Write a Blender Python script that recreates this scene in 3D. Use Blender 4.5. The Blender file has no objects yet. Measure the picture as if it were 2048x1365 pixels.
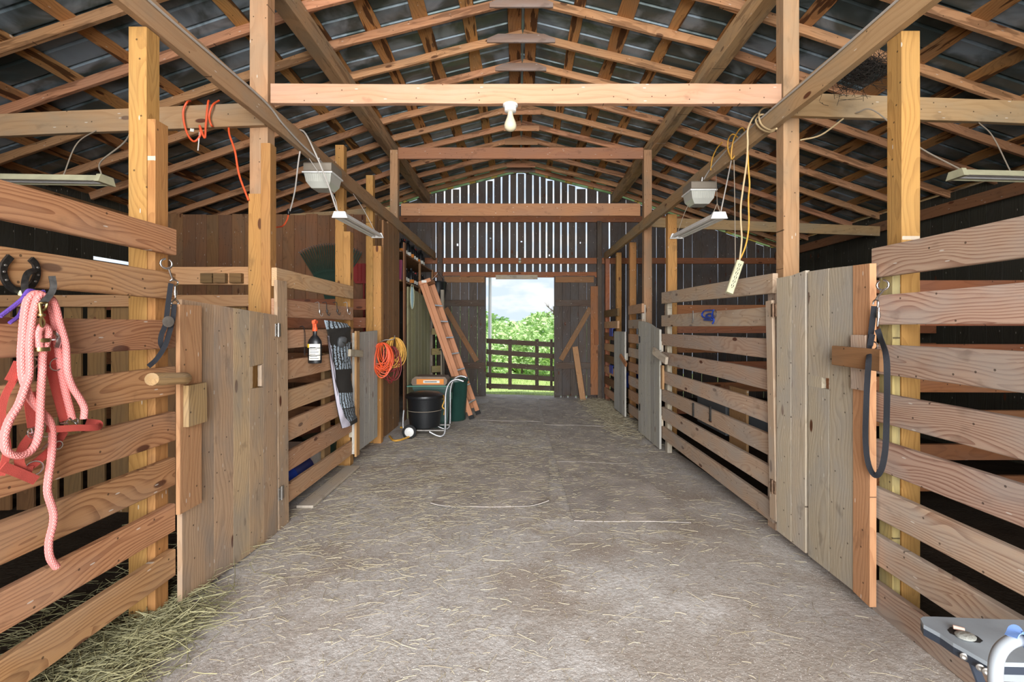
import bpy, math, random
from mathutils import Vector, Matrix
random.seed(7)
C = bpy.context.scene.collection
SC = bpy.context.scene

# ------------------------------------------------------------------ camera, world, sun, exposure
FPX = 940.0                      # focal length in pixels of the 2048 px wide frame
CX, CY, H = 1037.0, 655.0, 1.46  # vanishing point of the aisle and eye height
cam = bpy.data.cameras.new('camera'); co = bpy.data.objects.new('camera', cam); C.objects.link(co)
cam.sensor_width = 36.0; cam.lens = FPX / 2048 * 36
cam.shift_x = -(CX - 1024) / 2048; cam.shift_y = -(682.5 - CY) / 2048
cam.clip_start = 0.05; cam.clip_end = 400
co.location = (0, 0, H); co.rotation_euler = (math.pi / 2, 0, 0)
SC.camera = co
SC.view_settings.view_transform = 'Standard'; SC.view_settings.look = 'None'
SC.view_settings.gamma = 1.0; SC.view_settings.exposure = 0.0
try: SC.view_settings.use_curve_mapping = False
except Exception: pass
SC.cycles.use_denoising = True
SC.cycles.max_bounces = 10; SC.cycles.diffuse_bounces = 6

w = bpy.data.worlds.new('sky'); SC.world = w; w.use_nodes = True
nt = w.node_tree; nt.nodes.clear()
def N(nt, t, **k):
    n = nt.nodes.new(t)
    for a, v in k.items(): setattr(n, a, v)
    return n
tc = N(nt, 'ShaderNodeTexCoord'); mp = N(nt, 'ShaderNodeMapping'); mp.inputs['Scale'].default_value = (1, 1, 3.2)
nz = N(nt, 'ShaderNodeTexNoise'); nz.inputs['Scale'].default_value = 9; nz.inputs['Detail'].default_value = 6
cr = N(nt, 'ShaderNodeValToRGB'); cr.color_ramp.elements[0].position = .46; cr.color_ramp.elements[1].position = .66
cr.color_ramp.elements[0].color = (.68, .80, 1.0, 1); cr.color_ramp.elements[1].color = (1.0, 1.0, 1.0, 1)
bg = N(nt, 'ShaderNodeBackground'); bg.inputs['Strength'].default_value = 1.15
ow = N(nt, 'ShaderNodeOutputWorld')
nt.links.new(tc.outputs['Generated'], mp.inputs['Vector']); nt.links.new(mp.outputs[0], nz.inputs['Vector'])
nt.links.new(nz.outputs[0], cr.inputs[0]); nt.links.new(cr.outputs[0], bg.inputs[0]); nt.links.new(bg.outputs[0], ow.inputs[0])

def lamp(name, kind, energy, loc, rot, color=(1, 1, 1), size=None, sy=None):
    l = bpy.data.lights.new(name, kind); l.energy = energy; l.color = color
    if kind == 'AREA': l.shape = 'RECTANGLE'; l.size = size; l.size_y = sy
    if kind == 'SUN': l.angle = math.radians(1.0)
    o = bpy.data.objects.new(name, l); C.objects.link(o); o.location = loc; o.rotation_euler = rot
    return o
lamp('sun', 'SUN', 4.8, (10, 0, 20), (math.radians(8), math.radians(26), 0), (1, .96, .88))
# added fill lamp standing in for daylight through the open front behind the camera
lamp('front_daylight_fill', 'AREA', 2300, (0.05, -5.5, 2.6), (math.radians(90), 0, 0), (.985, .99, 1), 7.0, 5.0)

# ------------------------------------------------------------------ helpers
def tag(o, label=None, cat=None, group=None, kind=None):
    if label: o['label'] = label
    if cat: o['category'] = cat
    if group: o['group'] = group
    if kind: o['kind'] = kind
    return o
ORG = {}
def thing(name, label, cat, loc=(0, 0, 0), group=None, kind=None):
    o = bpy.data.objects.new(name, None); C.objects.link(o); o.location = loc; o.empty_display_size = .1
    ORG[o.name] = Vector(loc)
    return tag(o, label, cat, group, kind)
def at(x, y, Y):   # point of the photograph at depth Y
    return Vector(((x - CX) * Y / FPX, Y, H - (y - CY) * Y / FPX))
def onx(x, y, X):  # point of the photograph on the fence plane at X
    Y = X * FPX / (x - CX)
    return Vector((X, Y, H - (y - CY) * Y / FPX))
def ss(a, b, v):
    t = min(1, max(0, (v - a) / (b - a))); return t * t * (3 - 2 * t)
def FL(x, y):
    t = min(1, max(0, (x + 1.8) / 3.6))
    return -ss(2.6, 6, y) * (.02 + .10 * t)

class MB:
    def __init__(s): s.v = []; s.f = []; s.b = []; s.r = []; s.sm = []; s.mi = []; s.m = 0
    def add(s, vs, fs, bco, rnd, smooth=False):
        n = len(s.v); s.v += [Vector(a) for a in vs]; s.b += bco; s.r += [rnd] * len(vs)
        s.f += [[i + n for i in f] for f in fs]; s.sm += [smooth] * len(fs); s.mi += [s.m] * len(fs)
        return s
    def board(s, p0, p1, w, t, up=(0, 0, 1), ch=.003, segs=1, wob=0, taper=1.0, skew0=0, skew1=0):
        p0 = Vector(p0); p1 = Vector(p1); L = (p1 - p0).length; d = (p1 - p0) / L
        up = Vector(up); up = up - d * up.dot(d)
        if up.length < 1e-4: up = Vector((0, 1, 0)); up = up - d * up.dot(d)
        up.normalize(); n = d.cross(up)
        ch = min(ch, w * .3, t * .3)
        prof = [(-w/2+ch, -t/2), (w/2-ch, -t/2), (w/2, -t/2+ch), (w/2, t/2-ch), (w/2-ch, t/2), (-w/2+ch, t/2), (-w/2, t/2-ch), (-w/2, -t/2+ch)]
        vs = []; bc = []; off = random.uniform(0, 40); oy = random.uniform(-w*.9, w*.9); oz = random.uniform(.0, .03)
        ph = random.uniform(0, 6)
        wl = [(random.uniform(-1, 1), random.uniform(-1, 1)) for _ in range(segs + 1)]
        for i in range(segs + 1):
            u = i / segs; k = 1 + (taper - 1) * u
            for (a, b) in prof:
                a2 = a * k + (wob * wl[i][0 if a > 0 else 1] if wob else 0)
                du = 0
                if i == 0: du = skew0 * a / w
                if i == segs: du = skew1 * a / w
                vs.append(p0 + d * (L * u + du) + up * a2 + n * b)
                bc.append((off + L * u, a + oy, b + oz))
        fs = [list(range(7, -1, -1)), [segs * 8 + j for j in range(8)]]
        for i in range(segs):
            for j in range(8):
                k = (j + 1) % 8; fs.append([i*8+j, i*8+k, (i+1)*8+k, (i+1)*8+j])
        return s.add(vs, fs, bc, random.random())
    def bx(s, x0, x1, y0, y1, z0, z1, ch=.003, segs=1, wob=0):
        d = (x1-x0, y1-y0, z1-z0); c = ((x0+x1)/2, (y0+y1)/2, (z0+z1)/2); k = d.index(max(d))
        if k == 0:
            up = (0, 0, 1) if d[2] >= d[1] else (0, 1, 0); W, T = (d[2], d[1]) if d[2] >= d[1] else (d[1], d[2])
            return s.board((x0, c[1], c[2]), (x1, c[1], c[2]), W, T, up, ch, segs, wob)
        if k == 1:
            up = (0, 0, 1) if d[2] >= d[0] else (1, 0, 0); W, T = (d[2], d[0]) if d[2] >= d[0] else (d[0], d[2])
            return s.board((c[0], y0, c[2]), (c[0], y1, c[2]), W, T, up, ch, segs, wob)
        up = (1, 0, 0) if d[0] >= d[1] else (0, 1, 0); W, T = (d[0], d[1]) if d[0] >= d[1] else (d[1], d[0])
        return s.board((c[0], c[1], z0), (c[0], c[1], z1), W, T, up, ch, segs, wob)
    def tube(s, pts, r, n=8, closed=False, rr=None, flat=None):
        pts = [Vector(p) for p in pts]; m = len(pts); vs = []; bc = []; L = 0
        def tan(i):
            if closed: return (pts[(i+1) % m] - pts[(i-1) % m]).normalized()
            return (pts[min(i+1, m-1)] - pts[max(i-1, 0)]).normalized()
        t = tan(0); a = Vector((0, 0, 1)) if abs(t.z) < .8 else Vector((1, 0, 0)); u = (a - t * a.dot(t)).normalized()
        for i in range(m):
            t = tan(i); u = (u - t * u.dot(t)).normalized(); v = t.cross(u)
            if i: L += (pts[i] - pts[i-1]).length
            R = rr[i] if rr else r
            for j in range(n):
                th = 2 * math.pi * j / n
                vs.append(pts[i] + (u * math.cos(th) + v * math.sin(th)) * R); bc.append((L, th / 6.2832, 0))
        fs = []
        for i in range(m if closed else m - 1):
            for j in range(n):
                k = (j+1) % n; i2 = (i+1) % m; fs.append([i*n+j, i*n+k, i2*n+k, i2*n+j])
        if not closed: fs += [list(range(n-1, -1, -1)), [(m-1)*n+j for j in range(n)]]
        return s.add(vs, fs, bc, random.random(), True)
    def ribbon(s, pts, w, t, wd):   # flat strap; wd = width direction (vector or list)
        pts = [Vector(p) for p in pts]; m = len(pts); vs = []; bc = []; L = 0
        for i in range(m):
            d = (pts[min(i+1, m-1)] - pts[max(i-1, 0)]).normalized()
            a = Vector(wd[i]) if isinstance(wd, list) else Vector(wd)
            a = a - d * a.dot(d); a.normalize(); n = d.cross(a)
            if i: L += (pts[i] - pts[i-1]).length
            for (p, q) in ((-1, -1), (1, -1), (1, 1), (-1, 1)):
                vs.append(pts[i] + a * p * w / 2 + n * q * t / 2); bc.append((L, p * w / 2, q * t))
        fs = [[3, 2, 1, 0], [(m-1)*4+j for j in range(4)]]
        for i in range(m-1):
            for j in range(4): k = (j+1) % 4; fs.append([i*4+j, i*4+k, (i+1)*4+k, (i+1)*4+j])
        return s.add(vs, fs, bc, random.random())
    def lathe(s, prof, c=(0, 0, 0), axis=(0, 0, 1), n=24, sx=1, sy=1):
        ax = Vector(axis).normalized(); a = Vector((1, 0, 0)) if abs(ax.x) < .8 else Vector((0, 1, 0))
        u = (a - ax * a.dot(ax)).normalized(); v = ax.cross(u); c = Vector(c); vs = []; bc = []
        for (r, z) in prof:
            for j in range(n):
                th = 2 * math.pi * j / n
                vs.append(c + ax * z + u * r * math.cos(th) * sx + v * r * math.sin(th) * sy); bc.append((z, th * max(r, .02), r))
        fs = []
        for i in range(len(prof) - 1):
            for j in range(n): k = (j+1) % n; fs.append([i*n+j, i*n+k, (i+1)*n+k, (i+1)*n+j])
        fs += [list(range(n-1, -1, -1)), [(len(prof)-1)*n+j for j in range(n)]]
        return s.add(vs, fs, bc, random.random(), True)
    def prism(s, poly, a, b, o=(0, 0, 0), U=(1, 0, 0), V=(0, 1, 0), W=(0, 0, 1)):
        U, V, W, o = Vector(U), Vector(V), Vector(W), Vector(o); n = len(poly); vs = []; bc = []
        for h in (a, b):
            for (x, y) in poly: vs.append(o + U*x + V*y + W*h); bc.append((x, y, h))
        fs = [list(range(n-1, -1, -1)), list(range(n, 2*n))]
        for j in range(n): k = (j+1) % n; fs.append([j, k, n+k, n+j])
        return s.add(vs, fs, bc, random.random())
    def build(s, name, mat, parent=None, fix=True):
        me = bpy.data.meshes.new(name)
        if parent is None:
            xs = [v.x for v in s.v]; ys = [v.y for v in s.v]; zs = [v.z for v in s.v]
            O = Vector(((min(xs)+max(xs))/2, (min(ys)+max(ys))/2, min(zs)))
        else: O = ORG[parent.name]
        me.from_pydata([v - O for v in s.v], [], s.f)
        mats = mat if isinstance(mat, list) else [mat]
        for m_ in mats: me.materials.append(m_)
        at1 = me.attributes.new('bco', 'FLOAT_VECTOR', 'POINT'); at1.data.foreach_set('vector', [c for b in s.b for c in b])
        at2 = me.attributes.new('brnd', 'FLOAT', 'POINT'); at2.data.foreach_set('value', s.r)
        me.polygons.foreach_set('use_smooth', s.sm); me.polygons.foreach_set('material_index', s.mi)
        if fix:
            import bmesh
            bm = bmesh.new(); bm.from_mesh(me); bmesh.ops.recalc_face_normals(bm, faces=bm.faces); bm.to_mesh(me); bm.free()
        if any(s.sm):
            try: me.set_sharp_from_angle(angle=math.radians(50))
            except Exception: pass
        o = bpy.data.objects.new(name, me); C.objects.link(o); ORG[o.name] = O
        if parent is None: o.location = O
        else: o.parent = parent
        return o
def top(mb, name, mat, label, cat, group=None, kind=None):
    return tag(mb.build(name, mat), label, cat, group, kind)
def curve(ctrl, n=8):   # Catmull-Rom through control points
    P = [Vector(p) for p in ctrl]; P = [P[0]*2 - P[1]] + P + [P[-1]*2 - P[-2]]; out = []
    for i in range(1, len(P) - 2):
        for k in range(n):
            t = k / n; a, b, c, d = P[i-1:i+3]
            out.append(.5*((2*b) + (-a+c)*t + (2*a-5*b+4*c-d)*t*t + (-a+3*b-3*c+d)*t**3))
    out.append(P[-2]); return out
def ball(mb, c, r, sx=1, sy=1, n=14):
    mb.lathe([(max(1e-4, r*math.sin(math.pi*i/8)), -r*math.cos(math.pi*i/8)) for i in range(9)], c, n=n, sx=sx, sy=sy); return mb

# ------------------------------------------------------------------ materials
def lin(h):
    h = h.lstrip('#'); r = [int(h[i:i+2], 16) / 255 for i in (0, 2, 4)]
    return tuple([(c / 12.92 if c <= .04045 else ((c + .055) / 1.055) ** 2.4) for c in r] + [1])
def mat(name, col, rough=.6, metal=0, trans=0, spec=None, emit=None, es=1, var=0, vscale=6, bump=0, bscale=60):
    m = bpy.data.materials.new(name); m.use_nodes = True; nt = m.node_tree; b = nt.nodes['Principled BSDF']
    b.inputs['Base Color'].default_value = lin(col); b.inputs['Roughness'].default_value = rough; b.inputs['Metallic'].default_value = metal
    if trans: b.inputs['Transmission Weight'].default_value = trans
    if spec is not None: b.inputs['Specular IOR Level'].default_value = spec
    if emit: b.inputs['Emission Color'].default_value = lin(emit); b.inputs['Emission Strength'].default_value = es
    t = N(nt, 'ShaderNodeTexCoord')
    if var:
        n = N(nt, 'ShaderNodeTexNoise'); n.inputs['Scale'].default_value = vscale; n.inputs['Detail'].default_value = 5
        nt.links.new(t.outputs['Object'], n.inputs['Vector'])
        hs = N(nt, 'ShaderNodeHueSaturation'); hs.inputs['Color'].default_value = lin(col)
        mr = N(nt, 'ShaderNodeMapRange'); mr.inputs[1].default_value = .3; mr.inputs[2].default_value = .7; mr.inputs[3].default_value = 1 - var; mr.inputs[4].default_value = 1 + var
        nt.links.new(n.outputs[0], mr.inputs[0]); nt.links.new(mr.outputs[0], hs.inputs['Value']); nt.links.new(hs.outputs[0], b.inputs['Base Color'])
    if bump:
        n = N(nt, 'ShaderNodeTexNoise'); n.inputs['Scale'].default_value = bscale; nt.links.new(t.outputs['Object'], n.inputs['Vector'])
        bp = N(nt, 'ShaderNodeBump'); bp.inputs['Strength'].default_value = bump; bp.inputs['Distance'].default_value = .01
        nt.links.new(n.outputs[0], bp.inputs['Height']); nt.links.new(bp.outputs[0], b.inputs['Normal'])
    return m
def math_(nt, op, a, b=None, c=None):
    n = N(nt, 'ShaderNodeMath', operation=op)
    for i, v in enumerate((a, b, c)):
        if v is None: continue
        if isinstance(v, (int, float)): n.inputs[i].default_value = v
        else: nt.links.new(v, n.inputs[i])
    return n.outputs[0]
def mix_(nt, f, a, b, bt='MIX'):
    n = N(nt, 'ShaderNodeMix', data_type='RGBA', blend_type=bt)
    for k, v in ((0, f), (6, a), (7, b)):
        if isinstance(v, (int, float)): n.inputs[k].default_value = v
        elif isinstance(v, tuple): n.inputs[k].default_value = v
        else: nt.links.new(v, n.inputs[k])
    return n.outputs[2]
def ramp(nt, v, p):
    n = N(nt, 'ShaderNodeMapRange', interpolation_type='SMOOTHSTEP'); n.inputs[1].default_value = p[0]; n.inputs[2].default_value = p[1]
    n.inputs[3].default_value = p[2] if len(p) > 2 else 0; n.inputs[4].default_value = p[3] if len(p) > 3 else 1
    nt.links.new(v, n.inputs[0]); return n.outputs[0]
def wood(name, light, dark, grey='8a8078', greyamt=.25, freq=55, ring=.75, knots=.5, knotcol='5a3520', rough=.75, var=.14, bark=0, dirt=0.25):
    m = bpy.data.materials.new(name); m.use_nodes = True; nt = m.node_tree; b = nt.nodes['Principled BSDF']
    A = N(nt, 'ShaderNodeAttribute', attribute_name='bco'); R = N(nt, 'ShaderNodeAttribute', attribute_name='brnd')
    sp = N(nt, 'ShaderNodeSeparateXYZ'); nt.links.new(A.outputs['Vector'], sp.inputs[0]); x, y, z = sp.outputs
    def noise(sx, sy, sz, sc=1, det=2, ro=.5):
        v = N(nt, 'ShaderNodeVectorMath', operation='MULTIPLY'); nt.links.new(A.outputs['Vector'], v.inputs[0]); v.inputs[1].default_value = (sx, sy, sz)
        n = N(nt, 'ShaderNodeTexNoise'); n.inputs['Scale'].default_value = sc; n.inputs['Detail'].default_value = det; n.inputs['Roughness'].default_value = ro
        nt.links.new(v.outputs[0], n.inputs['Vector']); return n.outputs[0]
    n1 = noise(1.1, 3, 3); n2 = noise(.7, 1.5, 1.5, 1.7); fine = noise(5, 160, 160, 1, 3); blotch = noise(2.2, 5, 5, 1, 4); fibre = noise(18, 420, 420, 1, 2)
    # knots
    v = N(nt, 'ShaderNodeCombineXYZ'); nt.links.new(math_(nt, 'MULTIPLY', x, 1.7), v.inputs[0]); nt.links.new(math_(nt, 'ADD', math_(nt, 'MULTIPLY', y, 4.6), math_(nt, 'MULTIPLY', R.outputs['Fac'], 37.0)), v.inputs[1])
    vo = N(nt, 'ShaderNodeTexVoronoi', voronoi_dimensions='2D'); vo.inputs['Scale'].default_value = 1; nt.links.new(v.outputs[0], vo.inputs['Vector'])
    gate = math_(nt, 'GREATER_THAN', N_sep(nt, vo.outputs['Color']), 1 - knots)
    kd = vo.outputs['Distance']
    kpush = math_(nt, 'MULTIPLY', ramp(nt, kd, (0, .45, 1, 0)), gate)
    kmask = math_(nt, 'MULTIPLY', ramp(nt, math_(nt, 'ADD', kd, math_(nt, 'MULTIPLY', n2, .04)), (.075, .105, 1, 0)), gate)
    yy = math_(nt, 'ADD', y, math_(nt, 'MULTIPLY', math_(nt, 'SUBTRACT', n1, .5), .34))
    zz = math_(nt, 'ADD', z, math_(nt, 'MULTIPLY', math_(nt, 'SUBTRACT', n2, .5), .22))
    rr = math_(nt, 'SQRT', math_(nt, 'ADD', math_(nt, 'MULTIPLY', yy, yy), math_(nt, 'MULTIPLY', zz, zz)))
    rr = math_(nt, 'ADD', rr, math_(nt, 'MULTIPLY', kpush, .035))
    fr = math_(nt, 'FRACT', math_(nt, 'MULTIPLY', rr, freq))
    line = ramp(nt, fr, (.35, .97)); line = math_(nt, 'MULTIPLY', line, ramp(nt, fr, (.97, 1.0, 1, 0)))
    line = math_(nt, 'MULTIPLY', line, ring)
    line = math_(nt, 'ADD', line, math_(nt, 'MULTIPLY', math_(nt, 'SUBTRACT', fine, .5), .8))
    c = mix_(nt, line, lin(light), lin(dark))
    n = [q for q in nt.nodes if q.bl_idname == 'ShaderNodeMix'][-1]; n.clamp_factor = True
    c = mix_(nt, kmask, c, lin(knotcol))
    c = mix_(nt, math_(nt, 'MULTIPLY', ramp(nt, blotch, (.38, .68)), min(1, greyamt * 2)), c, lin(grey))
    for sx_, th_, gt_, cc_, ff_ in ((11, .055, .72, '2e2219', .75), (7, .05, .80, 'd8d2c6', .55)):
        v3 = N(nt, 'ShaderNodeCombineXYZ'); nt.links.new(math_(nt, 'MULTIPLY', x, sx_ * (1.0 if sx_ == 11 else .6)), v3.inputs[0]); nt.links.new(math_(nt, 'MULTIPLY', y, sx_ * (1.0 if sx_ == 11 else 2.4)), v3.inputs[1])
        v4 = N(nt, 'ShaderNodeTexVoronoi', voronoi_dimensions='2D'); v4.inputs['Scale'].default_value = 1; nt.links.new(v3.outputs[0], v4.inputs['Vector'])
        c = mix_(nt, math_(nt, 'MULTIPLY', math_(nt, 'MULTIPLY', math_(nt, 'LESS_THAN', v4.outputs['Distance'], th_), math_(nt, 'GREATER_THAN', N_sep(nt, v4.outputs['Color']), gt_)), ff_), c, lin(cc_))
    if bark: c = mix_(nt, math_(nt, 'MULTIPLY', ramp(nt, noise(1.6, 14, 14, 1, 3), (.55, .6)), bark), c, lin('4a2c18'))
    if dirt: c = mix_(nt, math_(nt, 'MULTIPLY', ramp(nt, noise(6, 9, 9, 1, 5), (.60, .72)), dirt), c, lin('3d3027'))
    hs = N(nt, 'ShaderNodeHueSaturation'); nt.links.new(c, hs.inputs['Color'])
    nt.links.new(ramp(nt, R.outputs['Fac'], (0, 1, 1 - var, 1 + var)), hs.inputs['Value'])
    nt.links.new(math_(nt, 'ADD', .492, math_(nt, 'MULTIPLY', math_(nt, 'FRACT', math_(nt, 'MULTIPLY', R.outputs['Fac'], 7.3)), .016)), hs.inputs['Hue'])
    nt.links.new(hs.outputs[0], b.inputs['Base Color']); b.inputs['Roughness'].default_value = rough; b.inputs['Specular IOR Level'].default_value = .25
    bp = N(nt, 'ShaderNodeBump'); bp.inputs['Strength'].default_value = .35; bp.inputs['Distance'].default_value = .004
    nt.links.new(math_(nt, 'ADD', math_(nt, 'MULTIPLY', line, -.6), math_(nt, 'MULTIPLY', fibre, .5)), bp.inputs['Height']); nt.links.new(bp.outputs[0], b.inputs['Normal'])
    return m
def N_sep(nt, col):
    s = N(nt, 'ShaderNodeSeparateColor'); nt.links.new(col, s.inputs[0]); return s.outputs[0]

W_left = wood('rough_pine_warm', 'b0825a', '74462a', 'a08c78', .14, 62, .62, .35)
W_right = wood('rough_pine_faded', 'b29680', '744a38', 'a39a90', .34, 58, .66, .30)
W_rightf = wood('pine_rail_tan', 'b89e86', '94705a', 'a39a90', .30, 45, .45, .45)
W_leftb = wood('pine_rail_light', 'bc9470', '9a6c48', 'a08f7a', .15, 45, .5, .35)
W_post = wood('treated_post_yellow', 'b2824a', '84582e', '94784c', .15, 60, .4, .3)
W_postg = wood('treated_post_green', 'a4925e', '80704a', '8c8668', .30, 45, .5, .2)
W_gate = wood('gate_plank_tan', 'b69a7a', '8a6e52', '8c8276', .35, 40, .4, .3, dirt=.35)
W_grey = wood('gate_plank_grey', 'b4a690', '86765f', 'a49c90', .45, 40, .4, .3, dirt=.3)
W_pale = wood('gate_plank_pale', 'b4b0a4', '858077', 'a7a49d', .5, 40, .4, .2, dirt=.4)
W_orange = wood('new_board_orange', 'b2885f', '8e6240', 'a88a6c', .1, 40, .4, .3)
W_frame = wood('frame_timber', 'ae8462', '8c6244', '8c7862', .30, 30, .35, .2)
W_beam = wood('cross_beam_pale', 'b68e6c', '8e694a', 'b59a84', .2, 25, .3, .35)
W_beamr = wood('tie_beam_red', 'a07452', '85523a', '8c6c58', .2, 30, .3, .3)
W_plate = wood('plate_beam', 'aa8a64', '8a6845', '94846c', .35, 25, .3, .2)
W_rafter = wood('rafter_orange', 'b88660', '8c5c3c', '9c7a60', .2, 40, .45, .5, bark=.5)
W_batten = wood('batten_bark', 'b8834f', '875a34', '9c8060', .2, 40, .45, .5, bark=.9)
W_purlin = wood('purlin_beam', 'c09a70', '94704a', 'a08c70', .35, 25, .3, .3, bark=.4)
W_gusset = wood('gusset_grey', '8a7464', '6c584a', '8c8078', .4, 25, .3, .3)
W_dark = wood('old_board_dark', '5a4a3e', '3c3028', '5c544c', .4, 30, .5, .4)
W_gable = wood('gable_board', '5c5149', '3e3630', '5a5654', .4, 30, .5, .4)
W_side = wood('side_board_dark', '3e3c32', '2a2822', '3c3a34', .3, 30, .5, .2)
W_brown = wood('wall_board_brown', '8c6444', '6a4830', '76604c', .25, 20, .3, .4)
W_log = wood('latch_log', 'a8895e', '7c6040', '9c8c74', .2, 60, .6, 0)
W_slat = wood('stall_slat', '7c5c3a', '583e26', '625440', .2, 30, .4, .3)
W_red = wood('old_board_red', '96603f', '744428', '806050', .2, 30, .4, .4)
M_green = wood('mossy_door_board', '8f8a66', '746c4a', '8c8a70', .4, 25, .4, .2)

M_chrome = mat('chrome', 'c8c8c8', .25, 1); M_steel = mat('worn_steel', '9a9690', .45, .9, var=.2, vscale=40)
M_rust = mat('rusty_steel', '7c6450', .6, .5, var=.3, vscale=40); M_brass = mat('brass', '98855a', .4, 1); M_shoe = mat('horseshoe_iron', '3c3a38', .5, .8, var=.4, vscale=60)
M_black = mat('black_plastic', '16181a', .4, bump=.1); M_strap = mat('black_webbing', '23252b', .8, bump=.4, bscale=400)
M_white = mat('white_enamel', 'dcdcd8', .45, var=.06, vscale=20); M_cream = mat('aged_enamel', 'b8b494', .5, var=.15, vscale=9)
M_halter = mat('red_webbing', 'a03e34', .75, var=.15, vscale=12, bump=.3, bscale=500)
M_orange = mat('orange_cord', 'e0582c', .5); M_yellow = mat('yellow_cord', 'c8963c', .55, var=.2, vscale=30); M_tan = mat('beige_cord', 'b8a078', .6); M_dred = mat('dark_red_cord', '7c2226', .5)
M_grey = mat('grey_cable', 'a8a29a', .5); M_purple = mat('purple_rope', '5a3c96', .8, bump=.5, bscale=400); M_blue = mat('blue_plastic', '1c3c96', .45, var=.2)
M_greenp = mat('dark_green_plastic', '1c4038', .45, var=.1); M_mag = mat('magenta_plastic', '7c2048', .5); M_redp = mat('red_plastic', '8c1c18', .5)
M_glass = mat('ribbed_lens', 'cfcfc4', .3, trans=.35); M_bulb = mat('frosted_bulb', 'd8ccae', .3, trans=.2); M_tube = mat('fluorescent_tube', 'e8e8e6', .35)
M_bronze = mat('fixture_housing', '7c7264', .55, var=.1); M_rub = mat('tyre_rubber', '1a1a1a', .8)
M_fibre = mat('orange_fibreglass', 'b47850', .6, var=.08); M_alum = mat('aluminium', 'c4c6c8', .35, .8, var=.1); M_mirror = mat('mirror_oval', 'a8c0b0', .12, .9)
M_label = mat('paper_label', 'd8d6cc', .7, var=.05, vscale=90); M_ylab = mat('yellow_label', 'd8b820', .7); M_olab = mat('orange_label', 'd88434', .7); M_print = mat('black_print', '1c1c1c', .7)
M_bag = mat('paper_sack', '7a6a5a', .8, var=.15); M_lgreen = mat('green_board', '4c7a68', .6, var=.1); M_fleece = mat('grey_fleece', 'c0bcc8', .95, bump=.4, bscale=150)
M_tray = mat('grey_tray_plastic', '8e969c', .55, var=.12, vscale=8); M_wtube = mat('white_painted_tube', '969ca1', .35, var=.08, vscale=12); M_ribbon = mat('blue_ribbon', '7a9ede', .6)
M_edge = mat('dark_tray_edge', '2c3440', .5); M_cap = mat('pale_cap', '94958e', .6, bump=.4, bscale=120); M_pink = mat('pale_pink_chalk', 'd8b4a4', .8)
M_nest = mat('nest_twigs', '2c2620', .95); M_web = mat('cobweb_string', '8c8070', .9); M_rake = mat('rake_green', '1e3c2c', .5); M_tub = mat('grey_tub', '55585a', .55, var=.1)
M_pole = mat('galvanised_pole', 'c8ccd0', .5, .3)

def ropemat(name, a, b):
    m = bpy.data.materials.new(name); m.use_nodes = True; nt = m.node_tree; bs = nt.nodes['Principled BSDF']; bs.inputs['Roughness'].default_value = .85
    A = N(nt, 'ShaderNodeAttribute', attribute_name='bco'); sp = N(nt, 'ShaderNodeSeparateXYZ'); nt.links.new(A.outputs['Vector'], sp.inputs[0])
    s1 = math_(nt, 'ABSOLUTE', math_(nt, 'SINE', math_(nt, 'ADD', math_(nt, 'MULTIPLY', sp.outputs[0], 260), math_(nt, 'MULTIPLY', sp.outputs[1], 12.566))))
    s2 = math_(nt, 'ABSOLUTE', math_(nt, 'SINE', math_(nt, 'SUBTRACT', math_(nt, 'MULTIPLY', sp.outputs[0], 260), math_(nt, 'MULTIPLY', sp.outputs[1], 31.4159))))
    g = math_(nt, 'MULTIPLY', s1, s2)
    c = mix_(nt, ramp(nt, g, (0, .22)), lin(b), lin(a)); nt.links.new(c, bs.inputs['Base Color'])
    bp = N(nt, 'ShaderNodeBump'); bp.inputs['Strength'].default_value = .6; bp.inputs['Distance'].default_value = .003
    nt.links.new(g, bp.inputs['Height']); nt.links.new(bp.outputs[0], bs.inputs['Normal']); return m
M_rope = ropemat('pink_rope', 'e4918c', 'bc5650')

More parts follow.
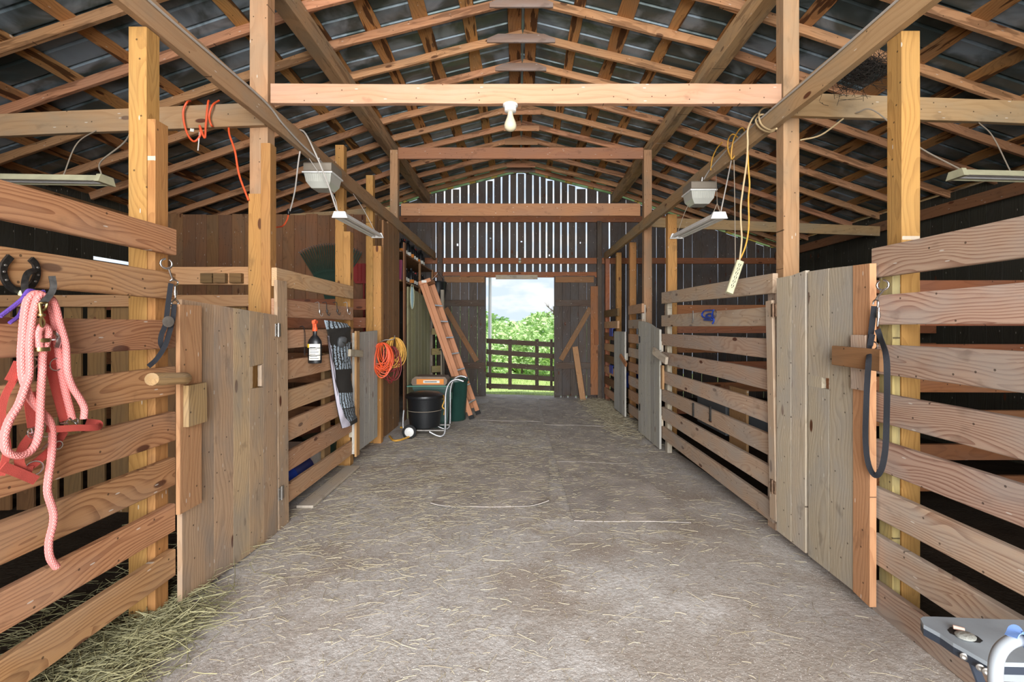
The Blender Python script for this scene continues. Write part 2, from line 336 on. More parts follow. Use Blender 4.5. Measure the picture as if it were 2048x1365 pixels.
def floormat():
    m = bpy.data.materials.new('stone_dust'); m.use_nodes = True; nt = m.node_tree; bs = nt.nodes['Principled BSDF']; bs.inputs['Roughness'].default_value = .95; bs.inputs['Specular IOR Level'].default_value = .1
    t = N(nt, 'ShaderNodeTexCoord')
    def no(sc, det=4, ro=.55):
        n = N(nt, 'ShaderNodeTexNoise'); n.inputs['Scale'].default_value = sc; n.inputs['Detail'].default_value = det; n.inputs['Roughness'].default_value = ro; nt.links.new(t.outputs['Object'], n.inputs['Vector']); return n.outputs[0]
    c = mix_(nt, ramp(nt, no(1.1), (.35, .65)), lin('bcb8b3'), lin('aea59b'))
    c = mix_(nt, math_(nt, 'MULTIPLY', ramp(nt, no(3.3, 6, .65), (.45, .7)), .75), c, lin('d4d1cd'))
    c = mix_(nt, math_(nt, 'MULTIPLY', ramp(nt, no(2.1, 5), (.52, .68)), .55), c, lin('9a8c7e'))
    c = mix_(nt, math_(nt, 'MULTIPLY', ramp(nt, no(38, 5, .7), (.42, .66)), .55), c, lin('96897c'))
    for sc, th, col, f in ((85, .20, 'eeeae4', .9), (45, .13, 'e0dcd4', .85), (60, .12, '4c4238', .8)):
        v = N(nt, 'ShaderNodeTexVoronoi'); v.inputs['Scale'].default_value = sc; nt.links.new(t.outputs['Object'], v.inputs['Vector'])
        g = math_(nt, 'MULTIPLY', math_(nt, 'LESS_THAN', v.outputs['Distance'], th), math_(nt, 'GREATER_THAN', N_sep(nt, v.outputs['Color']), .45))
        c = mix_(nt, math_(nt, 'MULTIPLY', g, f), c, lin(col))
    nt.links.new(c, bs.inputs['Base Color'])
    bp = N(nt, 'ShaderNodeBump'); bp.inputs['Strength'].default_value = .7; bp.inputs['Distance'].default_value = .008
    nt.links.new(math_(nt, 'ADD', no(55, 4, .7), math_(nt, 'MULTIPLY', no(14, 4), .8)), bp.inputs['Height']); nt.links.new(bp.outputs[0], bs.inputs['Normal']); return m
M_floor = floormat()
M_rmat = mat('dusty_rubber_mat', 'aca49c', .95, spec=.1, var=.22, vscale=4, bump=.7, bscale=60)

M_bed = mat('dark_stall_soil', '3a332b', .95, spec=.1, var=.25, vscale=5, bump=.8, bscale=40)
def roofmat():
    m = bpy.data.materials.new('roof_metal'); m.use_nodes = True; nt = m.node_tree; bs = nt.nodes['Principled BSDF']
    t = N(nt, 'ShaderNodeTexCoord'); n = N(nt, 'ShaderNodeTexNoise'); n.inputs['Scale'].default_value = 2.2; n.inputs['Detail'].default_value = 4; n.inputs['Distortion'].default_value = .8; nt.links.new(t.outputs['Object'], n.inputs['Vector'])
    c = mix_(nt, ramp(nt, n.outputs[0], (.42, .66)), lin('4c5a5a'), lin('94a4b0')); nt.links.new(c, bs.inputs['Base Color'])  # paler bluish patches put sky reflections into the base colour
    bs.inputs['Metallic'].default_value = .35
    nt.links.new(ramp(nt, n.outputs[0], (.3, .7, .32, .55)), bs.inputs['Roughness'])
    n2 = N(nt, 'ShaderNodeTexNoise'); n2.inputs['Scale'].default_value = 3.0; nt.links.new(t.outputs['Object'], n2.inputs['Vector'])
    bp = N(nt, 'ShaderNodeBump'); bp.inputs['Strength'].default_value = .5; bp.inputs['Distance'].default_value = .05; nt.links.new(n2.outputs[0], bp.inputs['Height']); nt.links.new(bp.outputs[0], bs.inputs['Normal'])
    return m
M_roof = roofmat()
M_ridge = mat('ridge_strip', '8c9a94', .4, .3)
def leafmat(name, a, b):
    m = bpy.data.materials.new(name); m.use_nodes = True; nt = m.node_tree; bs = nt.nodes['Principled BSDF']; bs.inputs['Roughness'].default_value = .6
    R = N(nt, 'ShaderNodeAttribute', attribute_name='brnd'); nt.links.new(mix_(nt, R.outputs['Fac'], lin(a), lin(b)), bs.inputs['Base Color'])
    try: bs.inputs['Subsurface Weight'].default_value = 0
    except Exception: pass
    bs.inputs['Transmission Weight'].default_value = .0
    return m
M_leaf = [leafmat('leaf_' + k, a, b) for k, a, b in (('mid', '8cb868', 'c8e4a0'), ('pale', 'a8cc84', 'd8ecb0'), ('deep', '70a05c', 'a8cc84'))]
M_grass = leafmat('grass_blades', '90b458', 'd0dc98'); M_lawn = mat('lawn', 'a8bc70', .95, var=.25, vscale=3, bump=.5); M_gravel = mat('gravel_apron', 'b4aea4', .95, var=.1)
M_bark = mat('tree_bark', '6a5c4c', .9, var=.2)
M_straw = leafmat('straw_stems', '7e725a', 'beb498'); M_hay = leafmat('hay_stems', '5a5838', 'aca67c')

# ================================================================== SETTING
RX = .05                                        # ridge line of the roof
def rz(x):                                      # underside of the rafters
    a = abs(x - RX); return 4.90 - .25 * a if a < 2 else 4.40 - .335 * (a - 2)
YW = 10.4
# floor: packed stone dust, slightly lower towards the far right
def grid(name, x0, x1, y0, y1, nx, ny, zf, m, smooth=True):
    mb = MB(); vs = []; bc = []
    for j in range(ny + 1):
        for i in range(nx + 1):
            x = x0 + (x1-x0)*i/nx; y = y0 + (y1-y0)*j/ny; vs.append((x, y, zf(x, y))); bc.append((x, y, 0))
    fs = [[j*(nx+1)+i, j*(nx+1)+i+1, (j+1)*(nx+1)+i+1, (j+1)*(nx+1)+i] for j in range(ny) for i in range(nx)]
    mb.add(vs, fs, bc, .5, smooth); return mb.build(name, m)
tag(grid('floor', -5.75, 5.75, -2.0, YW + .25, 92, 100, lambda x, y: FL(x, y) + .004 * math.sin(5.1*x + 3*y) * math.sin(4.3*y - 2*x), M_floor), kind='structure')
for nm_, xa_, xb_ in (('floor_stalls_left', -5.7, -1.90), ('floor_stalls_right', 1.98, 5.7)): tag(grid(nm_, xa_, xb_, -1.6, 7.1 if xa_ < 0 else 10.3, 30, 60, lambda x, y: FL(x, y) + .024 + .01 * math.sin(4*x + 2*y) * math.sin(3*y), M_bed), kind='structure')
tag(grid('ground', -40, 40, -40, -2.0, 4, 4, lambda x, y: 0, M_gravel), kind='structure')
tag(grid('lawn', -14, 14, YW + .25, 17, 28, 20, lambda x, y: -.10 - .02 * (y-YW) - .02 * math.sin(x*2+y), M_lawn), kind='structure')
tag(grid('hillside', -45, 45, 17, 90, 20, 20, lambda x, y: -.23 - min(9, (y-17) * .42), M_lawn), kind='structure')

# ceiling: rafters, battens, metal sheet, ridge gussets
ceil_ = thing('ceiling', None, None, (RX, 4, 3.0), kind='structure')
YR = [1.31 + .61 * k for k in range(-4, 15)] + [10.22]
for y in YR:
    for s in (-1, 1):
        xm = RX + s * 2.25
        p = lambda x, dz=0: (x, y, rz(x) + .045 + dz)
        MB().board(p(RX + s*.004), (xm, y, 4.90 - .25*2.25 + .045), .09, .04, (0, 0, 1), segs=5, wob=.004).build('rafter', W_rafter, ceil_)
        MB().board((RX + s*1.85, y + .042, rz(RX+s*1.85)+.07), (RX + s*5.72, y + .042, rz(RX+s*5.72) + .045), .09, .04, (0, 0, 1), segs=6, wob=.004).build('rafter', W_rafter, ceil_)
    if y < 7 or y > 10:
        ln = random.uniform(.33, .42)
        g = MB(); g.prism([(-ln, -.045), (ln, -.045), (ln, 0), (ln-.13, .055), (-ln+.13, .055), (-ln, 0)], -.011, .011, (RX - .02, y - .034, 4.865), (1, 0, 0), (0, 0, 1), (0, -1, 0))
        g.b = [(a[0], a[1], a[2]) for a in g.b]
        g.build('ridge_gusset', W_gusset, ceil_)
    else:
        MB().board((RX-.3, y-.03, 4.845), (RX+.3, y-.03, 4.845), .09, .02).build('ridge_gusset', W_rafter, ceil_)
BX = [.10, .60, 1.08, 1.58, 2.1, 2.62, 3.14, 3.66, 4.18, 4.7, 5.22, 5.7]
for s in (-1, 1):
    for k, bx_ in enumerate(BX):
        x = RX + s * bx_; w_ = random.uniform(.12, .17)
        sl = .25 if bx_ < 2 else .335; zz = rz(x) + .09 + .012
        MB().board((x, -1.6, zz), (x, YW + .25, zz), w_, .022, (1, 0, -s * sl), segs=30, wob=.012).build('batten', W_batten, ceil_)
    # ribbed metal sheet
    mb = MB(); ys = []; y = -1.8
    while y < YW + .5:
        ys += [(y, 0), (y + .012, .022), (y + .03, .022), (y + .042, 0)]; y += .232
    xs = [0.012, 1.0, 2.0, 3.0, 4.0, 5.0, 5.95]; vs = []; bc = []
    for (yy, dz) in ys:
        for xx in xs: vs.append((RX + s*xx, yy, rz(RX + s*xx) + .09 + .026 + dz)); bc.append((xx, yy, 0))
    n = len(xs); fs = [[j*n+i, j*n+i+1, (j+1)*n+i+1, (j+1)*n+i] for j in range(len(ys)-1) for i in range(n-1)]
    mb.add(vs, fs, bc, .5); mb.build('roof_sheet', M_roof, ceil_)
MB().bx(RX-.06, RX+.06, -1.8, YW+.5, 5.035, 5.045).build('ridge_cap', M_ridge, ceil_)

# far gable wall of vertical boards with daylight between them
SL = [851, 862, 871, 889, 904, 920, 937, 955, 973, 987, 1003, 1019, 1034, 1050, 1066, 1080, 1093, 1107, 1122, 1136, 1152, 1173, 1195, 1219, 1252, 1275, 1313, 1331, 1367, 1385, 1404, 1436, 1453, 1476, 1494, 1512]
SX = [(p - CX) * YW / FPX for p in SL]
x = SX[0]
while x > -5.7: x -= random.uniform(.15, .2); SX.insert(0, x)
x = SX[-1]
while x < 5.7: x += random.uniform(.15, .2); SX.append(x)
wb = MB(); DX0, DX1, DZ = (973-CX)*YW/FPX, (1107-CX)*YW/FPX, 2.56
holes = {11: [(.3, 4.02, 4.06)], 9: [(.5, 3.32, 3.45)]}
for i in range(len(SX) - 1):
    a, b = SX[i], SX[i+1]; vis = SL[2] <= CX + a*FPX/YW < 1225
    g = .017 if vis else (.004 if a > 0 else .0008); g2 = .017 if (vis and CX + b*FPX/YW < 1225) else (.004 if b > 0 else .0008)
    if not vis and random.random() < .3: g = .0005
    a += g; b -= g2; m = (a + b) / 2; zt = rz(m) + .02 - random.uniform(.0, .05) - abs(b-a)*.12
    z0 = FL(0, 11) - .05
    if DX0 - .03 < m < DX1 + .03: z0 = DZ + .04
    hz = []
    if vis and i % 4 == 1: hz = [(random.uniform(3.0, 3.5), random.uniform(.03, .09), random.uniform(.2, .75))]
    if hz:
        hzc, hh, fx = hz[0]; xm = a + (b-a)*fx; hw = random.uniform(.008, .02)
        wb.bx(a, b, YW, YW+.02, z0, hzc-hh/2); wb.bx(a, b, YW, YW+.02, hzc+hh/2, zt); wb.bx(a, xm-hw, YW, YW+.02, hzc-hh/2, hzc+hh/2); wb.bx(xm+hw, b, YW, YW+.02, hzc-hh/2, hzc+hh/2)
    else:
        sl_ = (-1 if m > RX else 1) * (.25 if abs(m-RX) < 2 else .335)
        zt = rz(m) + .012 - random.choice([0, 0, .012, .03])
        wb.board((m, YW+.01, z0), (m, YW+.01, zt), b-a, .02, (1, 0, 0), segs=6, wob=.002, skew1=sl_*(b-a))
wbk = tag(wb.build('wall_back', W_gable), kind='structure')
g = MB(); g.bx(-5.7, 5.7, YW-.045, YW-.002, 3.78, 3.91).build('girt', W_red, wbk)
g = MB(); g.bx(-5.7, 5.7, YW-.05, YW-.002, 2.86, 2.99).build('girt', W_red, wbk)
g = MB(); g.bx(-1.9, 1.75, YW-.05, YW-.002, DZ, DZ+.12).build('girt', W_red, wbk)
g = MB(); g.bx(-.5, .42, YW-.08, YW-.052, DZ-.045, DZ+.05).build('door_head_block', W_grey, wbk)
for xx in (-.77-1.0, 1.72): 
    g = MB(); g.bx(xx, xx+.1, YW-.14, YW-.052, -.1, 3.78).build('wall_stud', W_dark, wbk)
# side walls
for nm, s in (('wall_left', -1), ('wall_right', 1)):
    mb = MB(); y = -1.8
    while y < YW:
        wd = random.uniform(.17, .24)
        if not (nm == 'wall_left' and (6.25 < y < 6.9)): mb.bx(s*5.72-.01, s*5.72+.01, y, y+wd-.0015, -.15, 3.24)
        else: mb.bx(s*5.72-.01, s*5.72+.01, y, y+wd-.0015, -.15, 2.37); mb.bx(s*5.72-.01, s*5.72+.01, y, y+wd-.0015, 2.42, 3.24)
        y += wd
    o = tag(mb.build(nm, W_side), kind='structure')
    MB().bx(s*5.64-.02, s*5.64+.02, -1.8, YW-.1, 2.95, 3.1).build('wall_plate', W_brown, o)
# front wall on both sides of the wide front opening behind the camera
mb = MB(); x = -5.7
while x < 5.7:
    if not (-2.1 < x < 2.05): mb.bx(x, x + .188, -1.72, -1.70, -.05, rz(x + .09) + .1)
    x += .19
tag(mb.build('wall_front', W_dark), kind='structure')
# cross walls: brown boards closing the tack room on the left
mb = MB(); x = -5.68
while x < -2.04:
    wd = random.uniform(.16, .24); mb.bx(x, min(x+wd-.004, -2.03), 7.12, 7.142, -.05, 3.17 + random.uniform(-.01, .01)); x += wd
tag(mb.build('wall_tack_room', W_brown), kind='structure')
mb = MB()
for a, b, zt in ((6.30, 6.52, 3.02), (6.525, 6.78, 3.0), (6.785, 7.08, 3.0)): mb.bx(-1.835, -1.81, a, b, -.02, 2.93 if a > 6.5 else 2.9)
mb.bx(-1.82, -1.797, 7.40, 7.52, -.02, 2.8)
tag(mb.build('wall_tack_room_side', W_brown), kind='structure')
# far doors, swung back flat against the gable wall on either side of the opening
for k, (px0, px1, lab) in enumerate(((886, 972, 'left'), (1108, 1190, 'right'))):
    a, b = (px0-CX)*(YW-.1)/FPX, (px1-CX)*(YW-.1)/FPX; Y = YW - .085; z0, z1 = -.04, 2.58
    mb = MB(); n = 5; x = a
    for i in range(n):
        wd = (b-a)/n; mb.bx(x+.002, x+wd-.002, Y-.012, Y+.012, z0, z1 + random.uniform(-.01, .01)); x += wd
    d = tag(mb.build('door_%d' % (k+1), W_gable), kind='structure')
    O = ORG[d.name]
    for zc in (.55, 1.92): MB().bx(a+.03, b-.03, Y-.036, Y-.013, zc, zc+.14).build('door_batten', W_dark, d)
    MB().bx(a+.03, b-.03, Y-.036, Y-.013, 2.44, 2.57).build('door_batten', W_brown, d)
    if k == 0: MB().board((a+.06, Y-.025, 1.88), (b-.2, Y-.025, .72), .11, .022, (1, 0, 0)).build('door_brace', W_brown, d)
    else: MB().board((b-.1, Y-.025, 1.88), (a+.15, Y-.025, .75), .11, .022, (1, 0, 0)).build('door_brace', W_brown, d)

# ================================================================== TIMBER FRAME (each timber a thing)
def timber(name, m, label, cat, b, group=None, segs=6, wob=.002, slope=None):
    mb = MB()
    if slope: mb.board(*slope, segs=segs, wob=wob)
    else: mb.bx(*b, segs=segs, wob=wob)
    return top(mb, name, m, label, cat, group)
G = 'posts and beams of the barn frame'
timber('frame_post', W_frame, 'rough brown frame post rising behind the left end of the near cross beam', 'post', (-2.0, -1.866, 3.495, 3.60, -.03, 4.2), G)
timber('frame_post', W_frame, 'rough brown frame post at the right end of the near cross beam, behind the gate', 'post', (1.935, 2.05, 3.43, 3.53, -.05, 4.2), G)
timber('frame_post', W_frame, 'brown frame post at the left ends of the two far tie beams', 'post', (-1.985, -1.866, 7.25, 7.36, -.03, 4.2), G)
timber('frame_post', W_frame, 'brown frame post at the right ends of the two far tie beams', 'post', (1.935, 2.06, 7.25, 7.36, -.12, 4.2), G)
timber('cross_beam', W_beam, 'pale tan near cross beam spanning the aisle with the light bulb under it', 'beam', (-1.815, 1.925, 3.44, 3.485, 3.10, 3.245), G, 12, .004)
timber('cross_beam', W_beamr, 'upper reddish tie beam between the far frame posts, close under the rafters', 'beam', (-1.862, 1.93, 7.27, 7.31, 4.07, 4.245), G, 10)
timber('cross_beam', W_beamr, 'lower reddish tie beam between the far frame posts, above the slatted gable wall', 'beam', (-1.80, 1.865, 7.2, 7.24, 3.17, 3.36), G, 10)
P = lambda x, y, z: (x, y, z)
timber('side_beam', W_plate, 'brown beam over the left stalls with orange cord looped round it', 'beam', None, G, 8, .003, (P(-1.87, 3.47, 3.03), P(-5.6, 3.47, 2.87), .165, .04))
timber('side_beam', W_plate, 'brown beam over the right stalls, behind the tall yellow post', 'beam', None, G, 8, .003, (P(1.945, 3.405, 3.07), P(5.6, 3.405, 2.95), .165, .04))
timber('side_beam', W_plate, 'brown beam over the far right stalls crossing behind the white shop light', 'beam', None, G, 8, .003, (P(2.065, 7.3, 3.09), P(5.6, 7.3, 2.95), .15, .04))
timber('side_beam', W_plate, 'dim beam over the left tack room above its board wall', 'beam', None, G, 8, .003, (P(-1.99, 7.3, 3.27), P(-5.6, 7.3, 3.0), .12, .04))
timber('plate_beam', W_plate, 'long left plate beam running down the aisle with the grey cable along its top', 'beam', (-1.86, -1.815, -1.5, 10.34, 2.945, 3.095), G, 40, .006)
timber('plate_beam', W_plate, 'long right plate beam running down the aisle with cream and yellow cords looped over it', 'beam', (1.88, 1.93, -1.5, 10.34, 2.945, 3.095), G, 40, .006)
timber('roof_purlin', W_purlin, 'heavy left roof purlin under the rafters, resting on the left frame posts', 'beam', (-2.10, -1.955, -1.5, 10.35, 4.205, 4.40), G, 24, .005)
timber('roof_purlin', W_purlin, 'heavy right roof purlin under the rafters, resting on the right frame posts', 'beam', (2.05, 2.195, -1.5, 10.35, 4.205, 4.40), G, 24, .005)

# ================================================================== STALL FRONTS
XL, XR = -1.75, 1.83
ZA = [(1.828, 1.96), (1.603, 1.736), (1.355, 1.496), (1.118, 1.261), (.88, 1.031), (.653, .796), (.421, .561), (.191, .329)]
ZB = [(1.76, 1.894), (1.535, 1.67), (1.30, 1.44), (1.06, 1.21), (.82, .98), (.59, .75), (.36, .51), (.12, .26)]
ZC = [(1.715, 1.867), (1.473, 1.623), (1.221, 1.372), (.975, 1.126), (.731, .884), (.483, .638), (.242, .394), (-.002, .151)]
ZD = [(1.705, 1.85), (1.47, 1.61), (1.232, 1.377), (.998, 1.146), (.756, .904), (.521, .673), (.283, .442), (.045, .196)]
def fence(label, s, X, y0, y1, zs, m, posts, ms=None, dz1=0.0, skip=()):
    """slatted stall front: rails on the aisle side, posts behind. s=-1 left, +1 right; X aisle face of the rails."""
    t = thing('stall_fence', label, 'fence', ((X + s*.02), (y0+y1)/2, 0), 'slatted stall fronts along the aisle')
    for i, (a, b) in enumerate(zs):
        if i in skip: continue
        mb = MB(); ya, yb = y0 + random.uniform(-.006, .006), y1 + random.uniform(-.006, .006)
        if i == 0 and isinstance(skip, tuple) and dz1 == .055: pass
        mb.board((X + s*.02, ya, (a+b)/2), (X + s*.02, yb, (a+b)/2 + dz1 * (1 if i == 0 else 0)), b-a, .038, segs=8, wob=.0015, ch=.004)
        mb.build('rail', (ms[i % len(ms)] if ms else m), t)
    for (b, pm) in posts: MB().bx(*b, segs=5, wob=.001).build('post', pm, t)
    return t
fA = fence('slatted stall front at left front, hung with the pink lead rope and horseshoe hooks', -1, XL, -.9, 2.40, ZA, W_left,
    [((-1.92, -1.831, 2.312, 2.40, -.03, 2.94), W_post), ((-1.83, -1.791, 2.315, 2.405, -.01, 2.487), W_post), ((-1.92, -1.791, -.6, -.5, 0, 2.9), W_post)])
fB = fence('slatted stall front at middle left, hung with the spray bottle and boot bag', -1, XL, 3.40, 4.98, ZB, W_leftb,
    [((-1.86, -1.791, 3.39, 3.476, -.03, 2.79), W_post), ((-1.962, -1.862, 3.41, 3.488, -.03, 2.43), W_post), ((-1.96, -1.866, 5.02, 5.11, -.03, 3.41), W_post), ((-1.864, -1.791, 5.0, 5.10, -.03, 2.48), W_post), ((-1.835, -1.80, 4.36, 4.50, .2, 1.22), W_slat)])
fB2 = fence('short stall end at left with the coiled orange cords, between gate and board wall', -1, -1.752, 6.0, 6.12, [], W_post,
    [((-1.955, -1.866, 6.02, 6.11, -.03, 3.41), W_post), ((-1.857, -1.755, 6.0, 6.09, -.03, 2.50), W_post)])
fC = fence('slatted stall front at right front beside the grey tray', 1, XR, -.9, 2.437, ZC, W_right,
    [((1.912, 2.005, 2.344, 2.44, -.02, 2.94), W_post), ((1.871, 1.91, 2.35, 2.44, -.02, 1.84), W_postg), ((1.871, 2.0, -.6, -.5, 0, 2.9), W_post)])
fD = fence('slatted stall front at middle right with a scrap of blue rope on its second rail', 1, XR, 3.39, 6.02, ZD, W_rightf,
    [((1.955, 2.075, 6.15, 6.25, -.13, 2.94), W_post), ((1.871, 1.93, 5.9, 6.0, -.12, 1.84), W_grey), ((1.871, 1.93, 3.42, 3.53, -.04, 1.80), W_rightf), ((1.95, 1.972, 4.02, 4.35, .22, .92), W_orange)], dz1=.055)
fE = fence('pale slatted stall front at far right, between the two weathered grey gates', 1, XR+.03, 7.10, 7.96, [(a-.03, b-.03) for a, b in ZD], W_postg,
    [((1.94, 2.05, 8.18, 8.27, -.12, 2.94), W_post), ((1.875, 1.93, 7.12, 7.2, -.12, 1.8), W_grey)], ms=[W_leftb, W_rightf])
fF = fence('last slatted stall front at right, against the gable wall, with blue wrapping on it', 1, XR+.03, 8.85, 10.2, [(a-.03, b-.03) for a, b in ZD], W_leftb,
    [((1.94, 2.04, 9.3, 9.4, -.12, 2.94), W_post), ((1.875, 1.97, 10.12, 10.22, -.12, 2.94), W_red)], ms=[W_slat, W_leftb])
# cross partitions inside the stalls
def partition(label, Y, x0, x1, zs, m, slats=None, sm=None, zt=1.66):
    t = thing('stall_partition', label, 'partition', ((x0+x1)/2, Y, 0), 'cross partitions between the stalls')
    for (a, b) in zs: MB().bx(x0, x1, Y-.02, Y+.02, a, b, segs=6, wob=.002).build('rail', m, t)
    if slats:
        mb = MB(); x = min(x0, x1)
        while x < max(x0, x1) - .12: mb.bx(x, x + .135, Y+.022, Y+.044, -.02, zt + random.uniform(-.01, .01)); x += slats
        mb.build('slat_panel', sm, t)
    return t
partition('cross partition between the left front stalls, boards below and two rails on top', 3.66, -5.6, -2.01, [(1.79, 1.93), (1.62, 1.71)], W_orange, .185, W_slat)
partition('far left cross partition of brown rails behind the boot bag', 6.16, -5.6, -1.99, [(a-.02, b-.02) for a, b in ZD], W_red)
partition('right front cross partition of rails seen through the stall behind the black strap', 3.62, 2.02, 5.6, [(1.72, 1.82), (1.47, 1.56), (1.2, 1.33), (.96, 1.08), (.70, .82), (.44, .56), (.2, .32)], W_red)
partition('far right cross partition of reddish rails behind the middle stall front', 6.32, 1.97, 5.6, [(1.62, 1.76), (1.38, 1.50), (1.12, 1.25), (.9, 1.0), (.6, .72), (.3, .44)], W_red)

# gates
def gate(label, s, X, y0, y1, planks, m, loc=None, thick=.026):
    """planks: list of (ya, yb, zb_a, zb_b, zt_a, zt_b)"""
    t = thing('stall_gate', label, 'gate', (X, (y0+y1)/2, .03), 'plank stall gates'); mb = MB()
    return t
def plank(mb, X, s, ya, yb, ba, bb, ta, tb, th=.026, g=.002):
    ya += g; yb -= g; n = len(mb.v); off = random.uniform(0, 40); oy = random.uniform(-.1, .1); r = random.random()
    K = 8; vs = []; bc = []
    wob = [random.uniform(-.0015, .0015) for _ in range(K+1)]
    for i in range(K+1):
        u = i / K
        for (y, zb, zt) in ((ya, ba, ta), (yb, bb, tb)):
            for xx in (X, X + s*th):
                z = zb + (zt-zb)*u; vs.append((xx, y + wob[i], z)); bc.append((off + z, (y-ya) + oy, xx - X))
    fs = [[0, 1, 3, 2], [K*4, K*4+2, K*4+3, K*4+1]]
    for i in range(K):
        a = i*4; b = a+4
        fs += [[a, a+2, b+2, b], [a+1, b+1, b+3, a+3], [a, b, b+1, a+1], [a+2, a+3, b+3, b+2]]
    mb.add(vs, fs, bc, r)
def hinge(parent, X, s, y, z, m=M_steel):
    mb = MB(); mb.bx(X-s*.004, X, y-.035, y-.004, z-.045, z+.045); mb.bx(X-s*.004, X, y+.004, y+.035, z-.045, z+.045)
    mb.tube([(X-s*.007, y, z-.05), (X-s*.007, y, z+.05)], .006)
    for dy in (-.02, .02):
        for dz in (-.03, .03): mb.lathe([(.004, 0), (.003, .002)], (X-s*.004, y+dy, z+dz), (-s, 0, 0), n=8)
    return mb.build('hinge', m, parent)
# left front gate
t = thing('stall_gate', 'tan plank gate at left front with a small square hand hole', 'gate', (-1.70, 3.0, .03), 'plank stall gates')
mb = MB(); ys = [2.405, 2.658, 2.84, 3.009, 3.174, 3.351]; X = -1.722
def zb(y): return .045 - (y-2.4)*.06
def ztp(y): return 1.603 - (y-2.4)*.06
for i in range(5):
    a, b = ys[i], ys[i+1]
    if i == 1: 
        plank(mb, X, -1, a, b, zb(a), zb(b), ztp(a), ztp(b))
    elif i == 3:   # plank with the cut-out: pieces around the hand hole
        h0, h1, z0, z1 = 3.045, 3.15, 1.065, 1.205
        plank(mb, X, -1, a, b, zb(a), zb(b), z0, z0-.01); plank(mb, X, -1, a, b, z1, z1+.01, ztp(a), ztp(b))
        plank(mb, X, -1, a, h0, z0, z0, z1, z1, g=0); plank(mb, X, -1, h1, b, z0, z0-.01, z1, z1+.01, g=0)
    else: plank(mb, X, -1, a, b, zb(a), zb(b), ztp(a), ztp(b))
mb.build('gate_panel', W_gate, t)
for z_ in (1.38, .2): MB().bx(-1.775, -1.75, 2.45, 3.36, z_, z_+.12).build('gate_batten', W_gate, t)
hinge(t, X+.003, -1, 3.355, 1.44); hinge(t, X+.003, -1, 3.40, .26)
jb = top((lambda m_: (m_.board((-1.737, 3.46, -.005), (-1.737, 3.43, 1.80), .15, .024, (0, 1, 0), segs=6, wob=.002), m_)[1])(MB()), 'gate_jamb', W_gate, 'narrow tan upright board the left front gate is hinged on', 'board')
# latch stop board, block and log latch
mb = MB(); mb.bx(-1.719, -1.697, 2.355, 2.52, .52, 1.575, segs=4, wob=.002)
st = top(mb, 'latch_board', W_orange, 'light upright stop board at the latch side of the left front gate', 'board')
mb = MB(); mb.bx(-1.696, -1.668, 2.375, 2.52, .955, 1.165); mb.build('latch_block', W_log, st)
p0 = onx(303, 759, -1.655); p1 = onx(372, 757, -1.650)
mb = MB(); d = (p1-p0).normalized()
prof = [(.001, 0), (.036, .001), (.038, .05), (.036, .15), (.038, (p1-p0).length-.01), (.032, (p1-p0).length)]
mb.lathe(prof, p0, d, n=14, sx=.95, sy=.8); tag(mb.build('log_latch', W_log), 'half round log pivot latch beside the left front gate', 'latch')
# second left gate
t = thing('stall_gate', 'weathered pale plank gate at left between boot bag and coiled cords', 'gate', (-1.71, 5.33, .1), 'plank stall gates')
mb = MB(); a = 4.93
for i in range(5): b = a + .162; plank(mb, -1.722, -1, a, b, .128, .125, 1.40 + .004*i, 1.405+.004*i); a = b
mb.build('gate_panel', W_pale, t)
MB().bx(-1.722, -1.70, 4.93, 5.03, .1, 1.42).build('gate_stile', W_orange, t)
MB().bx(-1.785, -1.75, 4.95, 5.72, 1.1, 1.22).build('gate_batten', W_grey, t)
MB().bx(-1.785, -1.75, 4.95, 5.72, .3, .42).build('gate_batten', W_grey, t)
mb = MB(); mb.board(onx(697, 706, -1.677), onx(722, 708, -1.677), .07, .045); top(mb, 'block_latch', W_grey, 'small weathered wooden block latch on the pale left gate', 'latch')
# right front gate
t = thing('stall_gate', 'weathered tan plank gate at right front with a dark knot hole', 'gate', (1.79, 2.85, .03), 'plank stall gates')
def yy_(px): return 1.79*FPX/(px-CX)
mb = MB(); X = 1.79
for (xa, xb, ta, tb) in ((1582, 1553, 1.80, 1.80), (1611, 1583, 1.815, 1.80), (1658, 1616, 1.80, 1.805), (1707, 1659, 1.79, 1.80)):
    a, b = yy_(xa), yy_(xb)
    if xa == 1658:
        h0, h1, z0, z1 = 2.708, 2.775, 1.10, 1.165
        plank(mb, X, 1, a, b, .05, .05, z0, z0); plank(mb, X, 1, a, b, z1, z1, ta, tb); plank(mb, X, 1, a, h0, z0, z0, z1, z1, g=0); plank(mb, X, 1, h1, b, z0, z0, z1, z1, g=0)
    else: plank(mb, X, 1, a, b, .05, .05, ta, tb)
mb.build('gate_panel', W_grey, t)
mb = MB(); plank(mb, X-.004, 1, 2.388, yy_(1707), .035, .05, 1.785, 1.79, .034); mb.build('gate_stile', W_orange, t)
for z_ in (1.45, .22): MB().bx(1.818, 1.85, 2.45, 3.24, z_, z_+.13).build('gate_batten', W_grey, t)
mb = MB(); mb.board(onx(1540, 602, 1.80)*1, onx(1549, 1040, 1.80), .085, .022, (0, 1, 0)); jm = top(mb, 'gate_jamb', W_rightf, 'upright board between middle right stall front and the right front gate, carrying two hinges', 'board')
hinge(t, X-.001, 1, 3.29, 1.58, M_rust); hinge(t, X-.001, 1, 3.30, .34, M_rust)
mb = MB(); mb.bx(1.765, 1.783, 2.392, 2.50, 1.135, 1.42); bb = top(mb, 'latch_block', W_rightf, 'light backing block under the brown turn latch of the right front gate', 'board')
p0, p1 = onx(1669, 711, 1.735), onx(1765, 722, 1.735)
mb = MB(); mb.board(p0, p1, .105, .03, ch=.004); top(mb, 'turn_latch', W_brown, 'short brown board turn latch on the right front gate', 'latch')
